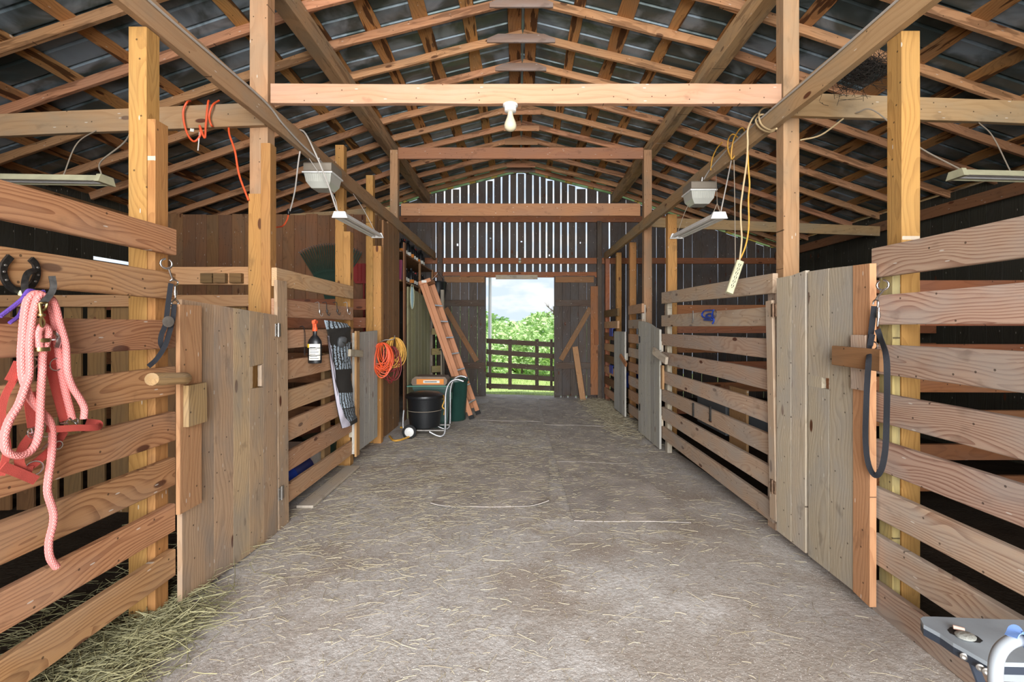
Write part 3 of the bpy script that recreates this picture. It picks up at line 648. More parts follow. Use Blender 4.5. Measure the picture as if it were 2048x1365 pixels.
# far right gates
t = thing('stall_gate', 'weathered grey plank gate at right just beyond the middle stall front', 'gate', (1.79, 6.5, -.08), 'plank stall gates')
mb = MB(); a = 5.97; tz = [1.43, 1.455, 1.50, 1.53, 1.545, 1.55]
for i in range(5): b = a + .21; plank(mb, 1.79, 1, a, b, -.09, -.085, tz[i], tz[i+1]); a = b
mb.build('gate_panel', W_pale, t)
MB().bx(1.818, 1.85, 6.0, 7.0, 1.15, 1.28).build('gate_batten', W_grey, t); MB().bx(1.818, 1.85, 6.0, 7.0, .2, .33).build('gate_batten', W_grey, t)
hinge(t, 1.789, 1, 6.94, 1.28, M_shoe); hinge(t, 1.789, 1, 6.94, .28, M_shoe)
mb = MB(); mb.board((1.72, 5.98, 1.16), (1.765, 5.60, 1.06), .09, .035); top(mb, 'turn_latch', W_grey, 'weathered turn latch block on the grey gate beyond the middle right stall front', 'latch')
mb = MB(); mb.bx(1.80, 1.828, 5.885, 5.955, .68, .98); top(mb, 'latch_block', W_orange, 'small orange stop block below the weathered turn latch', 'board')
t = thing('stall_gate', 'farthest pale grey plank gate at right near the gable wall', 'gate', (1.79, 8.3, -.08), 'plank stall gates')
mb = MB(); a = 7.92
for i in range(4): b = a + .22; plank(mb, 1.79, 1, a, b, -.05, -.05, 1.385, 1.385); a = b
mb.build('gate_panel', W_pale, t); MB().bx(1.818, 1.85, 7.95, 8.78, .9, 1.02).build('gate_batten', W_grey, t)
mb = MB(); mb.board((1.73, 7.98, .98), (1.77, 7.72, .84), .07, .03); top(mb, 'turn_latch', W_red, 'brown turn latch on the farthest grey gate', 'latch')
# blocks above the left partition and floor-level boards
for i, px in enumerate((412, 438, 470)):
    p = at(px, 561, 3.60); mb = MB(); mb.bx(p.x-.045, p.x+.045, 3.60, 3.638, p.z-.02, p.z+.055); top(mb, 'wood_block', W_slat, ('left', 'middle', 'right')[i] + ' of three small pale blocks nailed on the partition above the left front gate', 'block', 'blocks on the left partition')

# ================================================================== OUTSIDE
t = thing('farm_gate', 'dark wooden five rail farm gate across the far doorway', 'gate', (0, 11.1, -.1))
def gp(px, py):   # gate plane: left end farther away than the right end
    Y = 11.45 - (px - 975) / 132 * .5; return at(px, py, Y)
for (a, b) in ((682, 690), (704, 713), (728, 738), (750, 758.5), (772, 777.5)):
    MB().board(gp(973, a), gp(1109, b), .115, .03, segs=3).build('rail', W_dark, t)
for px in (980, 1020, 1074, 1103):
    MB().board(gp(px, 679) + Vector((0, .035, 0)), gp(px, 780) + Vector((0, .035, 0)), .085 if px in (1020, 1074) else .06, .03, (1, 0, 0)).build('upright', W_dark, t)
MB().tube([at(980, 548, 12.2), at(980, 800, 12.2)], .038, 12)
mb = MB(); mb.tube([Vector((at(979, 655, 12.2).x, 12.2, -.3)), Vector((at(981, 655, 12.2).x, 12.2, 4.6))], .045, 12)
top(mb, 'utility_pole', M_pole, 'pale metal pole standing outside at the left edge of the far doorway', 'pole')

def tree(label, x, y, z0, h, r, li, n, group='trees beyond the far doorway', ls=.16, nm='tree'):
    t = thing(nm, label, 'tree' if nm == 'tree' else 'bush', (x, y, z0), group)
    rs = random.Random(int(x*100 + y*13)); mb = MB()
    mb.tube([(x, y, z0-.3), (x + r*.05, y, z0 + h*.35), (x, y, z0 + h*.75)], .1, 7, rr=[h*.03, h*.022, h*.008])
    for k in range(5):
        a = rs.uniform(0, 6.28); mb.tube([(x, y, z0+h*.4), (x+math.cos(a)*r*.6, y+math.sin(a)*r*.6, z0+h*rs.uniform(.6, .85))], .05, 5, rr=[h*.014, h*.004])
    mb.build('trunk', M_bark, t)
    mb = MB(); lobes = [(rs.uniform(-.6, .6)*r, rs.uniform(-.6, .6)*r, h*rs.uniform(.45, .86), r*rs.uniform(.35, .6)) for _ in range(9)]
    for i in range(n):
        lx, ly, lz, lr = lobes[rs.randrange(9)]
        d = Vector((rs.gauss(0, 1), rs.gauss(0, 1), rs.gauss(0, 1))).normalized() * lr * rs.uniform(.75, 1.05); d.z *= .8
        c = Vector((x+lx, y+ly, z0+lz)) + d; s = ls * rs.uniform(.6, 1.4)
        u = Vector((rs.gauss(0, 1), rs.gauss(0, 1), rs.gauss(0, .6))).normalized(); v = u.cross(Vector((rs.gauss(0, 1), rs.gauss(0, 1), rs.gauss(0, 1)))).normalized()
        mb.add([c - u*s, c + v*s*.45, c + u*s, c - v*s*.45], [[0, 1, 2, 3]], [(0, 0, 0)]*4, rs.random())
    mb.build('foliage', M_leaf[li], t, fix=False)
    return t
tr = [(-3.2, 27, 0, 'pale rounded tree at the left of the doorway view, behind the pole'), (.3, 29, 1, 'pale green rounded tree at the middle of the doorway view'), (3.4, 26, 0, 'mid green tree at the right of the doorway view'),
      (-1.6, 38, 2, 'deeper green tree farther back, between the left and middle trees'), (2.1, 40, 1, 'pale distant tree farther back, between the middle and right trees'), (5.2, 36, 2, 'deeper green tree farther back at the right edge of the doorway view'),
      (-5.4, 34, 1, 'pale tree farther back at the left edge of the doorway view')]
for (x, y, li, lab) in tr:
    z0 = -.23 - min(9, (y-17)*.42); topz = H + (655 - (640 if y < 30 else 622)) * y / FPX + (.3 if y < 30 else .1)
    tree(lab, x, y, z0, topz - z0 + .35, 2.9 if y < 30 else 3.6, li, 5200, ls=.24)
for (x, y, h, lab) in ((-1.15, 16.2, 1.25, 'leafy bush at the left behind the farm gate'), (.1, 17.2, 1.5, 'leafy bush behind the middle of the farm gate'), (1.2, 16.4, 1.2, 'leafy bush at the right behind the farm gate'), (-.5, 19.5, 1.9, 'taller bush set back behind the left half of the farm gate'), (2.3, 19.0, 1.9, 'taller bush set back behind the right end of the farm gate')):
    tree(lab, x, y, -.25, h, .75 + h*.25, 1, 2600, 'bushes behind the farm gate', ls=.085, nm='bush')
# bare twiggy tree top at the right of the doorway view
mb = MB(); rs = random.Random(3); b0 = Vector((2.15, 30, -4.5))
mb.tube([b0, b0 + Vector((.1, 0, 6.6)), b0 + Vector((.1, 0, 7.3))], .05, 6, rr=[.16, .07, .02])
for k in range(26):
    a = rs.uniform(0, 6.28); z = rs.uniform(5.2, 7.1); l = rs.uniform(.3, .75)
    p = b0 + Vector((.1, 0, z)); q = p + Vector((math.cos(a)*l, math.sin(a)*l, l*.7)); mb.tube([p, q], .02, 4, rr=[.025, .006])
    for m_ in range(3): r_ = q + Vector((rs.uniform(-.2, .2), rs.uniform(-.2, .2), rs.uniform(0, .25))); mb.tube([p.lerp(q, .6), r_], .01, 4, rr=[.012, .004])
top(mb, 'bare_tree', M_bark, 'bare twiggy tree top against the sky at the right of the doorway view', 'tree')
# grass outside the door
mb = MB(); rs = random.Random(5)
for i in range(9000):
    x = rs.uniform(-3.2, 3.2); y = rs.uniform(YW + .2, 16.5); z = -.11 - .02*(y-YW); h = rs.uniform(.03, .10); a = rs.uniform(0, 6.28); b = Vector((math.cos(a), math.sin(a), 0))*.006
    tp = Vector((x + rs.uniform(-.04, .04), y + rs.uniform(-.04, .04), z + h)); mb.add([Vector((x, y, z)) - b, Vector((x, y, z)) + b, tp], [[0, 1, 2]], [(0, 0, 0)]*3, rs.random())
o = mb.build('grass', M_grass, fix=False); tag(o, 'bright short grass growing outside the far doorway', 'grass', kind='stuff')

# ================================================================== FLOOR COVER
def rmat(label, pts, lift=.006, curl=None):
    mb = MB(); n = 16; vs = []; bc = []
    a, b, c, d = [Vector((p[0], p[1], 0)) for p in pts]
    for lay in (1, 0):
        for j in range(n+1):
            for i in range(n+1):
                p = a.lerp(b, i/n).lerp(d.lerp(c, i/n), j/n); z = FL(p.x, p.y) + .006 + lift*lay + .003*math.sin(p.x*9 + p.y*5)
                if curl:
                    for (cx_, cy_, hh, rad) in curl:
                        dd = math.hypot(p.x-cx_, p.y-cy_)
                        if dd < rad: z += hh * (1 - dd/rad)**1.6
                vs.append((p.x, p.y, z)); bc.append((p.x, p.y, 0))
    m = (n+1)**2; fs = []
    for j in range(n):
        for i in range(n):
            q = j*(n+1)+i; fs.append([q, q+1, q+n+2, q+n+1]); fs.append([m+q, m+q+n+1, m+q+n+2, m+q+1])
    ring = [i for i in range(n+1)] + [j*(n+1)+n for j in range(1, n+1)] + [n*(n+1)+i for i in range(n-1, -1, -1)] + [j*(n+1) for j in range(n-1, 0, -1)]
    for k in range(len(ring)): p, q = ring[k], ring[(k+1) % len(ring)]; fs.append([p, m+p, m+q, q])
    mb.add(vs, fs, bc, .5); return top(mb, 'rubber_mat', M_rmat, label, 'mat', 'dusty rubber mats along the aisle')
rmat('dusty rubber mat lying right of centre, the nearest of the right row', [(.42, 3.56), (1.30, 3.54), (1.27, 5.30), (.43, 5.32)])
rmat('dusty rubber mat lying right of centre, behind the nearest one', [(.43, 5.34), (1.27, 5.32), (1.25, 7.05), (.43, 7.1)])
rmat('dusty rubber mat left of centre with a curled up near edge', [(-.72, 3.84), (.25, 3.86), (.36, 5.6), (-.70, 5.6)], curl=[(.25, 3.86, .05, .18), (-.72, 3.84, .03, .14)])
rmat('dusty rubber mat left of centre in front of the far doorway', [(-.62, 7.6), (.36, 7.62), (.40, 10.1), (-.60, 10.1)])
rmat('dusty rubber mat right of centre in front of the far doorway', [(.42, 7.4), (1.35, 7.4), (1.30, 10.05), (.44, 10.1)])
def straws(name, n, zones, m, label, lmax=.22, r=.0016, up=0.0, seed=1):
    mb = MB(); rs = random.Random(seed); tot = sum(z[5] for z in zones)
    for i in range(n):
        k = rs.uniform(0, tot)
        for z in zones:
            k -= z[5]
            if k <= 0: break
        if z[4]: # gaussian blob
            x = rs.gauss(z[0], z[2]); y = rs.gauss(z[1], z[3])
        else: x = rs.uniform(z[0], z[2]); y = rs.uniform(z[1], z[3])
        if y > 10.2 or y < -1.5: continue
        L = rs.uniform(.25, 1)**1.8 * lmax + .02; a = rs.gauss(.35, .9); h = rs.uniform(.010, .018) + rs.random()*up
        d = Vector((math.cos(a), math.sin(a), rs.gauss(0, .25)*(1 if up > .02 else .0))) * L/2; s_ = Vector((-math.sin(a), math.cos(a), 0)); rr_ = r * rs.uniform(.6, 1.3); bend = s_ * L * rs.gauss(0, .06)
        c = Vector((x, y, 0)); vs = []
        for (u, bb) in ((-1, 0), (0, 1), (1, 0)):
            p = c + d*u + bend*bb; zf = FL(p.x, p.y) + h + (.0 if bb == 0 else .002); p = Vector((p.x, p.y, max(zf + d.z*u, FL(p.x, p.y) + .004)))
            vs += [p - s_*rr_, p + s_*rr_, p + Vector((0, 0, rr_*1.4))]
        fs = [[0, 1, 2], [8, 7, 6]]
        for q in (0, 3):
            for w_ in range(3): w2 = (w_+1) % 3; fs.append([q+w_, q+w2, q+3+w2, q+3+w_])
        mb.add(vs, fs, [(0, 0, 0)]*9, rs.random())
    o = mb.build(name, m, fix=False); return tag(o, label, 'straw', kind='stuff')
straws('straw', 2800, [(-1.65, 1.0, 1.75, 10.0, 0, 2.0), (-1.0, 4.3, .6, 1.2, 1, 2.2), (-1.45, 3.1, .25, .8, 1, 1.2), (.3, 5.6, .9, 1.0, 1, 1.6), (-.4, 3.2, .8, .5, 1, .8), (1.2, 3.6, .4, .3, 1, .4)], M_straw, 'loose pale straw scattered over the stone dust floor', .15, .0011)
straws('chaff', 7000, [(-1.65, 1.0, 1.75, 10.0, 0, 2.0), (-.9, 4.3, .7, 1.2, 1, 2.2), (.2, 5.6, .9, 1.0, 1, 1.6)], M_straw, 'fine broken straw bits strewn across the aisle floor', .045, .0011, seed=2)
straws('hay_pile', 3800, [(-1.74, 1.72, .13, .30, 1, 2.6), (-1.72, 2.25, .12, .15, 1, .7), (-2.1, 2.1, .25, .5, 1, 1.0)], M_hay, 'greenish hay spilling from under the left front rails', .26, .0014, .05, 3)
straws('hay_pile', 2600, [(1.72, 9.3, .22, .55, 1, 2.4), (1.6, 7.9, .18, .7, 1, 1.6)], M_straw, 'pale hay heaped along the far right stall fronts', .2, .002, .04, 4)

# ================================================================== THINGS ON THE LEFT FRONT RAILS
def z2(x, y): return (x/5.25, 500 + y/5.25)        # enlarged view of the hooks
def z3(x, y): return (x/3.25, 740 + y/3.25)
# horseshoe hooks: one horseshoe on the rail, a second forged across it as a hook
t = thing('horseshoe_hook', 'dark iron horseshoes joined as a hook on the second left front rail', 'hook', (-1.74, 1.62, 1.6))
def shoe(pts, n, X0, wd=(1, 0, 0)):
    c = curve([onx(*z2(x, y), X_) for (x, y, X_) in pts], 6); mb = MB(); mb.ribbon(c, .020, .008, [Vector((0, 1, 0)) for _ in c] if wd is None else wd); return mb
def shoe_flat(pts, w, th, nrm):
    """horseshoe bar: width lies in the plane, thickness along nrm"""
    c = curve(pts, 7); wd = []
    for i in range(len(c)):
        d = (c[min(i+1, len(c)-1)] - c[max(i-1, 0)]).normalized(); wd.append(d.cross(Vector(nrm)).normalized())
    mb = MB(); mb.ribbon(c, w, th, wd)
    return mb, c
mb, c1 = shoe_flat([onx(*z2(x, y), -1.744) for x, y in ((110, 70), (48, 150), (28, 230), (60, 330), (120, 400), (200, 430), (300, 400), (365, 320), (388, 240), (370, 150), (320, 95))], .021, .009, (1, 0, 0))
h1 = mb.build('horseshoe', M_shoe, t)
mb = MB()
for i in (8, 14, 20, 48, 54, 60):
    if i < len(c1): mb = MB(); mb.lathe([(.004, 0), (.0035, .003)], c1[i] + Vector((.0045, 0, 0)), (1, 0, 0), n=8); mb.build('nail_head', M_steel, h1)
q = [onx(*z2(x, y), X_) for x, y, X_ in ((355, 215, -1.735), (290, 250, -1.73), (262, 330, -1.72), (262, 430, -1.705), (300, 520, -1.69), (370, 570, -1.675), (440, 560, -1.66), (520, 480, -1.65), (560, 390, -1.645), (545, 275, -1.645))]
mb, c2 = shoe_flat(q, .018, .011, (.75, -.65, 0)); h2 = mb.build('horseshoe', M_shoe, t)
mb = MB(); mb.lathe([(.012, 0), (.010, .02), (.004, .03)], onx(*z2(225, 455), -1.742), (1, -.2, -.1), n=8); mb.build('weld', M_cream, t)
# purple rope
mb = MB(); mb.tube(curve([onx(*z2(x, y), -1.70) for x, y in ((0, 700), (120, 610), (230, 520), (270, 470), (330, 440), (400, 450), (460, 440))]), .007, 7)
mb.tube(curve([onx(*z2(x, y), -1.693) for x, y in ((250, 490), (300, 430), (360, 440), (330, 480), (270, 480), (290, 440))]), .007, 7)
mb.tube(curve([onx(*z2(x, y), -1.71) for x, y in ((270, 500), (240, 600), (190, 700), (100, 770))]), .006, 7)
top(mb, 'rope', M_purple, 'purple rope knotted to the horseshoe hook', 'rope')
# pink lead rope
t = thing('lead_rope', 'long pink braided lead rope looped over the horseshoe hook', 'rope', (-1.69, 1.65, 1.0))
def rp(pts, X, r=.0125, n=10, mat_=M_rope, f=z2, nm='rope_strand'):
    mb = MB(); mb.tube(curve([onx(*f(x, y), X + (dx[0] if dx else 0)) for x, y, *dx in pts]), r, n); return mb
L1 = [onx(*z2(x, y), -1.685) for x, y in ((470, 500), (420, 462), (340, 470), (285, 540), (262, 650), (245, 800), (235, 950), (225, 1100), (232, 1300))] + [onx(*z3(x, y), -1.683) for x, y in ((160, 90), (200, 190), (265, 270), (320, 330), (340, 420), (335, 560), (315, 700), (310, 800), (345, 920), (345, 1000), (318, 1120), (325, 1220), (368, 1285))]
L2 = [onx(*z2(x, y), -1.672) for x, y in ((480, 510), (440, 475), (390, 510), (350, 640), (325, 800), (305, 1000), (305, 1300))] + [onx(*z3(x, y), -1.668) for x, y in ((160, 120), (120, 230), (60, 330), (28, 440), (45, 530), (120, 560), (200, 530), (245, 450), (260, 340), (262, 240), (268, 100), (275, 0))] + [onx(*z2(x, y), -1.675) for x, y in ((445, 1150), (455, 1000), (435, 900))]
L3 = [onx(*z2(x, y), -1.668) for x, y in ((480, 560), (500, 520), (545, 520), (590, 620), (620, 750), (660, 880), (690, 1000), (700, 1150), (710, 1300))] + [onx(*z3(x, y), -1.67) for x, y in ((470, 110), (520, 190), (548, 250), (545, 320))]
L4 = [onx(*z2(x, y), -1.69) for x, y in ((500, 560), (540, 620), (570, 750), (590, 900), (620, 1100), (650, 1300))] + [onx(*z3(x, y), -1.69) for x, y in ((425, 140), (450, 240), (470, 320))]
for L in (L1, L2, L3, L4): mb = MB(); mb.tube(curve(L, 6), .0118, 12); mb.build('rope_strand', M_rope, t)
mb = MB(); mb.tube(curve([onx(*z2(x, y), -1.665) for x, y in ((420, 1060), (405, 960), (400, 860), (450, 800), (505, 850), (490, 950), (455, 1060))], 6), .0125, 10); mb.build('rope_eye', M_rope, t)
for y in (950, 1045):
    c = onx(*z2(447, y), -1.665); mb = MB(); mb.lathe([(.021, -.007), (.0225, 0), (.021, .007)], c, (0, 0, 1), n=16, sx=.8, sy=1.1); mb.build('brass_clamp', M_brass, t)
sn = MB(); a, b = onx(*z2(415, 560), -1.655), onx(*z2(435, 700), -1.655)
sn.tube([a, b], .006, 8); sn.lathe([(.010, 0), (.012, .005), (.010, .01)], b, (0, 0, 1), n=12)
sn.tube(curve([b, onx(*z2(425, 760), -1.655), onx(*z2(440, 810), -1.655), onx(*z2(465, 760), -1.655), b], 5), .004, 6)
sn.tube(curve([a, onx(*z2(450, 560), -1.65), onx(*z2(490, 560), -1.65), onx(*z2(480, 610), -1.65), onx(*z2(450, 640), -1.65)], 5), .0045, 6)
sn.build('brass_snap', M_brass, t)
# red halter
t = thing('halter', 'worn red webbing horse halter hanging under the pink lead rope', 'halter', (-1.71, 1.65, .7))
def strap(pts, f, w=.026, X=-1.705, tw=None, mat_=M_halter, nm='strap'):
    c = curve([onx(*f(p[0], p[1]), p[2] if len(p) > 2 else X) for p in pts], 6); wd = []
    for i in range(len(c)):
        d = (c[min(i+1, len(c)-1)] - c[max(i-1, 0)]).normalized(); wd.append(d.cross(Vector((1, -.35, 0))).normalized())
    mb = MB(); mb.ribbon(c, w, .004, wd); return mb.build(nm, mat_, t)
strap([(500, 590), (520, 800), (530, 1000), (535, 1200)], z2, .032)
strap([(535, 1190), (550, 1300)], z2, .030); strap([(340, 10), (380, 160), (425, 330)], z3, .034)
strap([(200, 1180), (150, 1290), (100, 1380)], z2, .028, -1.70); strap([(110, 20), (80, 80), (30, 180), (10, 300), (35, 430), (45, 520), (25, 620), (5, 690)], z3, .02, -1.70)
strap([(190, 150), (205, 260), (220, 370)], z3, .034, -1.71)
strap([(300, 385, -1.685), (380, 385, -1.672), (500, 378, -1.66), (600, 378, -1.655), (645, 370, -1.66), (640, 348, -1.68), (560, 338, -1.70)], z3, .024)
strap([(420, 400), (350, 500), (250, 590), (180, 640)], z3, .026, -1.70)
strap([(200, 430), (150, 500), (125, 590), (150, 650), (210, 650)], z3, .026, -1.695)
strap([(15, 630), (120, 670), (235, 720)], z3, .030, -1.69)
strap([(490, 1170), (590, 1170)], z2, .026, -1.698)
def ring(pc, f, R, r=.0028, X=-1.69, el=1.0, m_=M_chrome, par=None, tilt=(1, -.5, 0), nm='ring'):
    c = onx(*f(*pc), X); ax = Vector(tilt).normalized(); u = Vector((0, 0, 1)); v = ax.cross(u).normalized(); mb = MB()
    mb.tube([c + u*R*math.cos(k*math.pi/9) + v*R*el*math.sin(k*math.pi/9) for k in range(18)], r, 6, closed=True); return mb.build(nm, m_, par or t)
for pc, f, R, el in (((590, 1205), z2, .022, .8), ((350, 1190), z2, .018, .7), ((220, 640), z3, .024, 1.0), ((300, 400), z3, .02, .8), ((470, 340), z3, .016, 1.1), ((215, 410), z3, .018, .8), ((380, 490), z3, .014, .8)): ring(pc, f, R, el=el)
mb = MB(); mb.tube([onx(*z2(500, 940), -1.68), onx(*z2(575, 940), -1.68)], .004, 7); mb.ribbon(curve([onx(*z2(x, y), -1.675) for x, y in ((565, 855), (610, 900), (620, 960), (600, 1030))], 5), .014, .005, (1, .3, 0)); mb.build('buckle', M_chrome, t)
for a, b in (((185, 410), (240, 430)), ((200, 380), (225, 440)), ((450, 315), (495, 345)), ((270, 520), (310, 480)), ((395, 350), (440, 350))):
    mb = MB(); mb.tube([onx(*z3(*a), -1.685), onx(*z3(*b), -1.685)], .0035, 6); mb.build('buckle', M_chrome, t)

# tie straps with snaps
def f1(x, y): return (260 + x/3.79, 500 + y/3.79)
def tie(label, s, X, ringp, seg1, seg2, hooks, f, strapw=.022):
    t = thing('tie_strap', label, 'strap', onx(*f(*seg1[-1][:2]), X), 'black webbing tie straps at the gate posts')
    c = onx(*f(*ringp), X); mb = MB(); u = Vector((0, 0, 1)); v = Vector((-.55*s, .83, 0)).normalized()
    mb.tube([c + u*.024*math.cos(.5+k*math.pi/10) + v*.024*math.sin(.5+k*math.pi/10) for k in range(19)], .0052, 8); mb.build('snap_ring', M_chrome, t)
    mb = MB(); mb.tube(curve([onx(*f(x, y), X) for x, y in hooks[0]], 5), .0050, 8); mb.build('snap_shank', M_chrome, t)
    mb = MB(); mb.tube(curve([onx(*f(x, y), X) for x, y in hooks[1]], 5), .0042, 7); mb.build('swivel', M_chrome, t)
    mb = MB(); mb.tube(curve([onx(*f(x, y), X - s*.004) for x, y in hooks[2]], 5), .0046, 8); mb.lathe([(.009, -.014), (.010, 0), (.009, .014)], onx(*f(*hooks[2][1]), X - s*.004), n=10); mb.build('panic_snap', M_chrome, t)
    for sg in (seg1, seg2):
        cc = curve([onx(*f(p[0], p[1]), p[2]) for p in sg], 6); wd = []
        for i in range(len(cc)):
            d = (cc[min(i+1, len(cc)-1)] - cc[max(i-1, 0)]).normalized(); wd.append(d.cross(Vector((-s, -.5, 0))).normalized())
        mb = MB(); mb.ribbon(cc, strapw, .003, wd); mb.build('webbing', M_strap, t)
    return t
tl = tie('black tie strap with bolt snap hanging at the left front gate', -1, -1.715, (275, 105),
    [(310, 255, -1.71), (290, 400, -1.705), (270, 560, -1.70), (240, 640, -1.70), (232, 700, -1.705), (245, 740, -1.71)],
    [(335, 415, -1.70), (325, 520, -1.695), (295, 640, -1.695), (260, 740, -1.70), (200, 830, -1.73), (140, 885, -1.742)],
    [[(290, 130), (300, 165), (312, 200), (325, 235)], [(300, 240), (330, 225), (362, 245), (345, 275), (318, 262)], [(342, 280), (342, 325), (342, 370), (318, 395), (320, 415), (365, 415), (362, 395), (342, 372)]], f1)
c = onx(*f1(287, 545), -1.685); mb = MB(); mb.lathe([(.018, 0), (.026, .001), (.027, .004), (.019, .005)], c, (1, -.4, 0), n=20); mb.build('slide_buckle', M_steel, tl)
c = onx(*f1(62, 850), -1.828)
def f4(x, y): return (1680 + x/3.1, 540 + y/3.1)
tr_ = tie('black tie strap hanging in a long loop beside the right front gate', 1, 1.775, (265, 95),
    [(212, 225, 1.77), (200, 330, 1.768), (185, 460, 1.766), (178, 560, 1.70), (170, 680, 1.70), (162, 850, 1.705), (158, 1050, 1.74), (175, 1200, 1.755), (215, 1275, 1.76), (255, 1240, 1.76), (280, 1120, 1.76), (288, 950, 1.755), (292, 700, 1.70), (285, 530, 1.70), (250, 420, 1.765), (232, 370, 1.77)],
    [(200, 400, 1.764), (186, 470, 1.762)],
    [[(275, 120), (255, 145), (235, 165), (225, 185)], [(205, 215), (210, 195), (225, 185), (238, 200), (235, 230)], [(240, 235), (238, 280), (235, 330), (232, 350)]], f4, .026)
ring((205, 470), f4, .020, .004, 1.775, par=tr_, tilt=(1, .4, 0), nm='metal_ring')

# ================================================================== MIDDLE LEFT: HOOKS, SPRAY BOTTLE, BOOT BAG
def f2(x, y): return (600 + x/4.871, 600 + y/4.875)
for i, (x, lab) in enumerate(((178, 'first'), (250, 'second'), (352, 'third'), (452, 'fourth'))):
    a = onx(*f2(x, 30), -1.745); mb = MB(); d = -.0
    mb.tube(curve([a + Vector((-.03, 0, .0)), a + Vector((.004, 0, .004)), a + Vector((.008, 0, -.05)), a + Vector((.016, 0, -.10)), a + Vector((.035, 0, -.115)), a + Vector((.04, 0, -.09))], 5), .0035 if i else .0025, 6)
    mb.lathe([(.008, 0), (.010, .015), (.007, .03)], a + Vector((.012, 0, -.09)), n=8)
    top(mb, 'wall_hook', M_steel if i in (0, 3) else M_shoe, lab + ' small metal hook from the left on the rail above the boot bag', 'hook', 'hooks above the boot bag')
# spray bottle in its wire holder
t = thing('spray_bottle', 'dark spray bottle with orange trigger head and white label', 'bottle', onx(*f2(145, 622), -1.675)); o0 = ORG[t.name]; hB = (622-330)/4.875*o0.y/FPX
mb = MB(); mb.lathe([(.03, 0), (.052, .003), (.055, .015), (.055, hB*.70), (.05, hB*.78), (.03, hB*.9), (.017, hB*.95), (.016, hB+.03)], o0, n=28, sx=1, sy=.7); mb.build('bottle_body', M_black, t)
mb = MB(); cyl = [(o0 + Vector((.0565*math.sin(a)*.72+.0, -.0572*math.cos(a), z))) for z in (.03, hB*.66) for a in [-.3 + k*.16 for k in range(9)]]
def patch(mb, c, r, a0, a1, z0, z1, sx=1, sy=1, n=10, th=.0012):
    vs = []; 
    for rr in (r, r + th):
        for z in (z0, z1):
            for k in range(n+1):
                a = a0 + (a1-a0)*k/n; vs.append(Vector(c) + Vector((rr*math.sin(a)*sx, -rr*math.cos(a)*sy, z)))
    m = n+1; fs = []
    for k in range(n): fs += [[k, k+1, m+k+1, m+k], [2*m+k, 3*m+k, 3*m+k+1, 2*m+k+1], [k, 2*m+k, 2*m+k+1, k+1], [m+k, m+k+1, 3*m+k+1, 3*m+k]]
    fs += [[0, m, 3*m, 2*m], [n, 2*m+n, 3*m+n, m+n]]
    mb.add(vs, fs, [(0, 0, 0)]*len(vs), .5)
mb = MB(); patch(mb, o0, .0556, -.45, 1.2, .03, hB*.66, 1, 1); 
for v in range(0): pass
lb = mb.build('label', M_label, t)
mb = MB(); patch(mb, o0, .0558, -1.0, -.47, hB*.52, hB*.66); mb.build('yellow_label', M_ylab, t)
for k in range(6): mb = MB(); patch(mb, o0, .0572, -.3, .9 - (k % 3)*.2, .042 + k*.018, .046 + k*.018, n=6, th=.0005); mb.build('label_print', M_print, lb)
mb = MB(); mb.lathe([(.018, hB+.02), (.02, hB+.025), (.02, hB+.045), (.014, hB+.06), (.013, hB+.10), (.010, hB+.115)], o0, n=14); mb.board(o0 + Vector((0, -.03, hB+.095)), o0 + Vector((0, .03, hB+.095)), .026, .024); mb.board(o0 + Vector((0, -.032, hB+.09)), o0 + Vector((0, -.026, hB+.035)), .012, .01, (0, 1, 0)); mb.build('trigger_head', M_orange, t)
mb = MB()
for z in (.07, .13): mb.tube([o0 + Vector((.062*math.cos(k*math.pi/10), .062*math.sin(k*math.pi/10), z)) for k in range(20)], .0022, 6, closed=True)
for dy in (-.03, -.015): mb.tube(curve([o0 + Vector((-.06, dy-.03, .07)), o0 + Vector((-.06, dy-.03, .25)), o0 + Vector((-.075, dy-.03, .305)), o0 + Vector((-.1, dy-.03, .30))], 5), .0022, 6)
top(mb, 'wire_holder', M_shoe, 'thin black wire holder hooked on the rail around the spray bottle', 'holder')
# boot bag
def bagmat():
    m = bpy.data.materials.new('mesh_boot_bag'); m.use_nodes = True; nt = m.node_tree; bs = nt.nodes['Principled BSDF']; bs.inputs['Roughness'].default_value = .85
    A = N(nt, 'ShaderNodeAttribute', attribute_name='bco'); sp = N(nt, 'ShaderNodeSeparateXYZ'); nt.links.new(A.outputs['Vector'], sp.inputs[0]); u, v = sp.outputs[0], sp.outputs[1]
    def band(a, b): return math_(nt, 'MULTIPLY', math_(nt, 'GREATER_THAN', v, a), math_(nt, 'LESS_THAN', v, b))
    sl = math_(nt, 'ADD', v, math_(nt, 'MULTIPLY', u, .06))
    zones = math_(nt, 'ADD', math_(nt, 'ADD', band(.0, .14), band(.32, .50)), math_(nt, 'ADD', band(.66, .79), math_(nt, 'MULTIPLY', band(.80, .95), .45)))
    wv = math_(nt, 'GREATER_THAN', math_(nt, 'SINE', math_(nt, 'ADD', math_(nt, 'MULTIPLY', u, 42), math_(nt, 'MULTIPLY', v, 8))), -.35)
    nn = N(nt, 'ShaderNodeTexVoronoi'); nn.inputs['Scale'].default_value = 1; cb = N(nt, 'ShaderNodeCombineXYZ'); nt.links.new(math_(nt, 'MULTIPLY', u, 14), cb.inputs[0]); nt.links.new(math_(nt, 'MULTIPLY', v, 60), cb.inputs[1]); nt.links.new(cb.outputs[0], nn.inputs['Vector'])
    pr = math_(nt, 'MULTIPLY', math_(nt, 'GREATER_THAN', nn.outputs['Distance'], .34), wv)
    nt.links.new(mix_(nt, math_(nt, 'MULTIPLY', pr, math_(nt, 'MULTIPLY', zones, .9)), lin('2c2925'), lin('b4c6d4')), bs.inputs['Base Color']); return m
M_bagm = bagmat()
